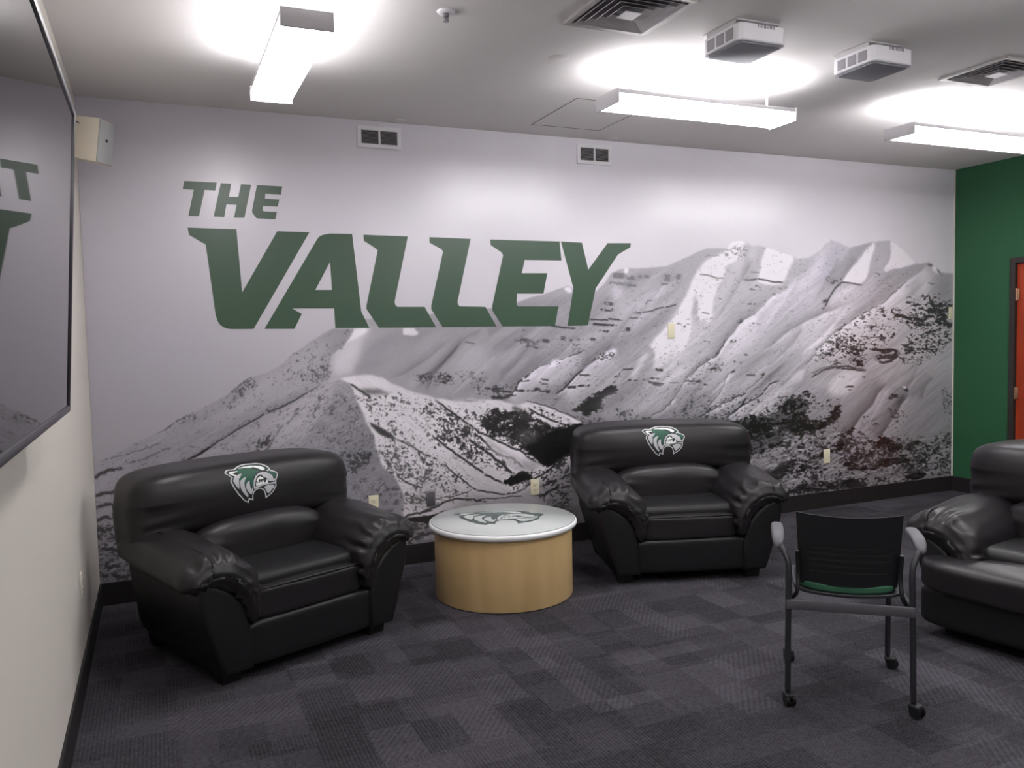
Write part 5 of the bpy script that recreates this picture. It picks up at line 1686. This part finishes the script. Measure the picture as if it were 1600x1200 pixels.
    # ---- big head pillow, wrapping down at both ends
    def head(p, u):
        ax = abs(u.x)
        # bulge forward at mid height, hugging the arms at the bottom corners
        if u.y < 0:
            p.y -= 0.030 * (1 - u.x ** 4) * (1 - u.z ** 2)
        if u.z < 0:
            p.z -= 0.26 * ax ** 7 * (-u.z)
            p.y += 0.02 * ax ** 4
        p.z += 0.012 * (1 - u.x ** 2) * (1 if u.z > 0 else 0)
        fold = ax ** 4 * max(0, -u.z) ** 1.0
        p.y += 0.022 * fold * math.sin(p.z * 95 + 8 * ax + u.y)
        p.x += 0.010 * (1 if u.x > 0 else -1) * fold * math.sin(p.z * 80 + 4 * u.y)
        p.x *= 1 - 0.045 * max(0, u.z)
        # top leans back a little
        p.y += 0.10 * (p.z - 0.7)
        p.x += 0.008 * wr(p, 4, 2.0)
        p.y += 0.008 * wr(p, 4, 6.0)
        return p
    bm = soft((0, 0.665, 0.786), (0.640, 0.195, 0.164), 5.6, 34, head)
    hp = obj('back_pillow', bm, M_leather, t, smooth=True)
    bv = BVHTree.FromPolygons([v.co for v in hp.data.vertices], [p.vertices[:] for p in hp.data.polygons])

    def onto(x, z, h):
        hit, no, _, _ = bv.ray_cast(Vector((x - 0.03, -1.0, 0.842 + z)), Vector((0, 1, 0)))
        if hit is None:
            return Vector((x, 0.5, 0.842 + z))
        return hit + no * h
    obj('emblem', emblem_bm(0.300, onto), EM, hp)

    # ---- feet
    for x in (-0.42, 0.42):
        for y in (0.06, 0.78):
            bm = bmesh.new()
            prism(bm, [(-0.045, 0), (0.045, 0), (0.055, 0.075), (-0.055, 0.075)], -0.05, 0.05, 'xz', 0.005, 2)
            obj('foot', bm, M_foot, t, (x, y, 0), auto=40)
    return t


ARC = bez([(0.60, 0, 0.575), (0.53, 0, 0.600), (0.45, 0, 0.580), (0.385, 0, 0.520), (0.345, 0, 0.43), (0.325, 0, 0.33)], 8)


def arc_pt(p):
    b = min(ARC, key=lambda q: (q.x - p.x) ** 2 + (q.z - p.z) ** 2)
    return b.x, b.z


A = make_armchair('black leather armchair with animal-head emblem at the left wall', (1.03, -1.40, 0), rad(22.9))
B = copy_tree(A)
B.location = (3.47, -1.22, 0)
B.rotation_euler = (0, 0, rad(-17.7))
B['label'] = 'black leather armchair with animal-head emblem right of the round table'
make_armchair('black leather armchair with wide front cushion, cut by the right edge', (4.17, -3.04, 0), rad(-80), True)

# ------------------------------------------------------------------ round table
TX, TY = 2.315, -0.876
t = thing('round_table', 'low round coffee table, pale wood drum with white emblem top', 'coffee table', (TX, TY, 0), rad(-22))
bm = bmesh.new()
lathe(bm, [(0, 0.005), (0.427, 0.005), (0.428, 0.007), (0.428, 0.425), (0.40, 0.425), (0, 0.425)], 128)
obj('drum', bm, M_maple, t, auto=40)
bm = bmesh.new()
lathe(bm, [(0, 0.0), (0.415, 0.0), (0.415, 0.005), (0, 0.005)], 96)
obj('plinth', bm, M_foot, t, auto=40)
bm = bmesh.new()
lathe(bm, [(0, 0.425), (0.448, 0.425), (0.457, 0.431), (0.460, 0.440), (0.460, 0.448), (0.457, 0.456), (0.449, 0.460), (0, 0.460)], 128)
top = obj('tabletop', bm, mat('white_laminate', srgb(240, 240, 242), 0.35), t, auto=60)
bm = bmesh.new()
lathe(bm, [(0, 0.4602), (0.445, 0.4602), (0.4455, 0.463), (0.444, 0.4645), (0, 0.4645)], 128)
obj('glass_top', bm, mat('pale_glass_top', srgb(196, 200, 199), 0.10, spec=0.6), t, auto=50)
bm = bmesh.new()
lathe(bm, [(0.4452, 0.4601), (0.4485, 0.4601), (0.4485, 0.4612), (0.4452, 0.4612), (0.4452, 0.4601)], 128)
obj('edge_line', bm, M_greyp, t)
TEM = [mat('table_emblem_dark', srgb(66, 80, 76), 0.3), mat('table_emblem_line', srgb(70, 84, 80), 0.3), mat('table_emblem_pale', srgb(196, 202, 200), 0.3),
       mat('table_emblem_green', srgb(84, 100, 96), 0.3), mat('table_emblem_white', srgb(205, 210, 208), 0.3)]
obj('emblem', emblem_bm(0.58, lambda x, z, h: Vector((x - 0.03, z + 0.01, 0.4643 + h * 0.5))), TEM, t)

# ------------------------------------------------------------------ wheeled chair, seen from behind
ch = thing('wheeled_chair', 'dark stacking chair on casters with green seat, seen from behind', 'chair', (3.142, -2.82, 0), rad(140.3))
# local frame: front is -y, the camera looks at its back (+y side)
def leg(pts, r, name='leg', m_=M_frame):
    bm = bmesh.new()
    tube(bm, pts, r, 14)
    return obj(name, bm, m_, ch, smooth=False, auto=50)


for s in (-1, 1):
    leg(bez([(s * 0.245, 0.255, 0.065), (s * 0.243, 0.252, 0.30), (s * 0.240, 0.25, 0.50), (s * 0.240, 0.245, 0.60),
             (s * 0.255, 0.225, 0.648), (s * 0.276, 0.19, 0.680), (s * 0.280, 0.10, 0.690), (s * 0.280, -0.02, 0.688)], 6), 0.0125)
    leg(bez([(s * 0.222, -0.245, 0.065), (s * 0.222, -0.24, 0.25), (s * 0.222, -0.225, 0.40), (s * 0.222, -0.19, 0.442), (s * 0.225, -0.10, 0.448),
             (s * 0.235, 0.12, 0.448), (s * 0.240, 0.245, 0.448)], 6), 0.0125)
    # arm pad
    bm = soft((s * 0.280, 0.08, 0.708), (0.027, 0.135, 0.018), 3.5, 8,
              lambda p, u: Vector((p.x, p.y, p.z - 0.035 * max(0, u.y) ** 3)))
    obj('arm_pad', bm, mat('grey_arm_pad', srgb(92, 90, 96), 0.55), ch, smooth=True)
for sx, y in ((-0.245, 0.255), (0.245, 0.255), (-0.222, -0.245), (0.222, -0.245)):
    cst = bpy.data.objects.new('caster', None)
    COL.objects.link(cst)
    cst.parent = ch
    cst.location = (sx, y, 0)
    cst.rotation_euler = (0, 0, random.uniform(-1.2, 1.2) + 1.2)
    for w in (-1, 1):
        bm = bmesh.new()
        tube(bm, [(w * 0.007, 0.018, 0.027), (w * 0.021, 0.018, 0.027)], 0.027, 24)
        bmesh.ops.bevel(bm, geom=[e for e in bm.edges if len(e.link_faces) == 2 and any(len(f.verts) > 8 for f in e.link_faces)], offset=0.004, segments=2, affect='EDGES')
        obj('wheel', bm, M_black, cst, auto=50)
    bm = bmesh.new()
    box(bm, (0, 0.012, 0.043), (0.046, 0.05, 0.024), 0.008, 3)
    tube(bm, [(0, 0, 0.04), (0, 0, 0.085)], 0.010, 12)
    tube(bm, [(-0.022, 0.018, 0.027), (0.022, 0.018, 0.027)], 0.006, 10)
    obj('fork', bm, M_black, cst, auto=50)
# crossbar
bm = bmesh.new()
box(bm, (0, 0.262, 0.437), (0.50, 0.014, 0.042), 0.004)
obj('crossbar', bm, mat('grey_crossbar', srgb(84, 82, 88), 0.5), ch, auto=40)
# seat shell and pad
def seatfn(p, u):
    p.z += 0.02 * u.x ** 2 - 0.02 * max(0, -u.y) ** 4 + 0.012 * max(0, u.y) ** 3
    return p


obj('seat_shell', soft((0, 0.0, 0.466), (0.215, 0.235, 0.010), 7, 12, seatfn), M_frame, ch, smooth=True)
obj('seat_pad', soft((0, 0.005, 0.489), (0.196, 0.222, 0.020), 6, 14, seatfn), M_padgreen, ch, smooth=True)
# back: curved plastic panel with five long slots
def back_panel():
    bm = bmesh.new()
    nx, rows = 40, []
    slots = [(0.574 + 0.026 * k, 0.583 + 0.026 * k) for k in range(5)]
    zs = [0.516, 0.53, 0.55, 0.562]
    for a, b_ in slots:
        zs += [a, b_]
    zs += [0.72, 0.74, 0.76, 0.79, 0.815, 0.828]

    def P(ix, z, off):
        q = ix / nx * 2 - 1
        k = (z - 0.516) / 0.314
        hw = 0.192 + 0.018 * k
        top_sag = -0.012 * (1 - q * q) * max(0, (k - 0.5) * 2)      # the top edge dips in the middle
        x = q * hw
        y = 0.215 + 0.030 * k + 0.035 * (1 - q * q) * 1.0 - 0.02 + off
        if abs(q) > 0.9:
            y += 0.0
        return Vector((x, y, z + top_sag))
    grid = {}
    for layer, off in ((0, 0.0), (1, -0.007)):
        for i in range(nx + 1):
            for j, z in enumerate(zs):
                grid[(layer, i, j)] = bm.verts.new(P(i, z, off))

    def solid(i, j):
        for a, b_ in slots:
            if abs(zs[j] - a) < 1e-6 and abs(zs[j + 1] - b_) < 1e-6 and 4 <= i < nx - 4:
                return False
        return True
    for i in range(nx):
        for j in range(len(zs) - 1):
            if not solid(i, j):
                continue
            g_ = grid
            bm.faces.new((g_[(0, i, j)], g_[(0, i + 1, j)], g_[(0, i + 1, j + 1)], g_[(0, i, j + 1)]))
            bm.faces.new((g_[(1, i, j)], g_[(1, i, j + 1)], g_[(1, i + 1, j + 1)], g_[(1, i + 1, j)]))
            for (a, c, ni, nj) in (((i, j), (i + 1, j), i, j - 1), ((i + 1, j), (i + 1, j + 1), i + 1, j),
                                   ((i + 1, j + 1), (i, j + 1), i, j + 1), ((i, j + 1), (i, j), i - 1, j)):
                out = ni < 0 or ni >= nx or nj < 0 or nj >= len(zs) - 1 or not solid(ni, nj)
                if out:
                    bm.faces.new((g_[(0,) + a], g_[(1,) + a], g_[(1,) + c], g_[(0,) + c]))
    for a, b_ in slots:
        for i in range(4, nx - 4):
            q = [bm.verts.new(P(i + di, z_ + (-0.001 if z_ == a else 0.001), -0.0055)) for di, z_ in ((0, a), (1, a), (1, b_), (0, b_))]
            bm.faces.new(q).material_index = 1
    bmesh.ops.recalc_face_normals(bm, faces=bm.faces[:])
    return bm


obj('backrest', back_panel(), [M_black, mat('groove_grey', srgb(50, 52, 53), 0.5)], ch, auto=50)
for s in (-1, 1):
    bm = bmesh.new()
    tube(bm, bez([(s * 0.222, 0.21, 0.452), (s * 0.205, 0.235, 0.49), (s * 0.200, 0.215, 0.56), (s * 0.204, 0.225, 0.66)], 6), 0.009, 12)
    obj('back_support', bm, M_black, ch, auto=50)
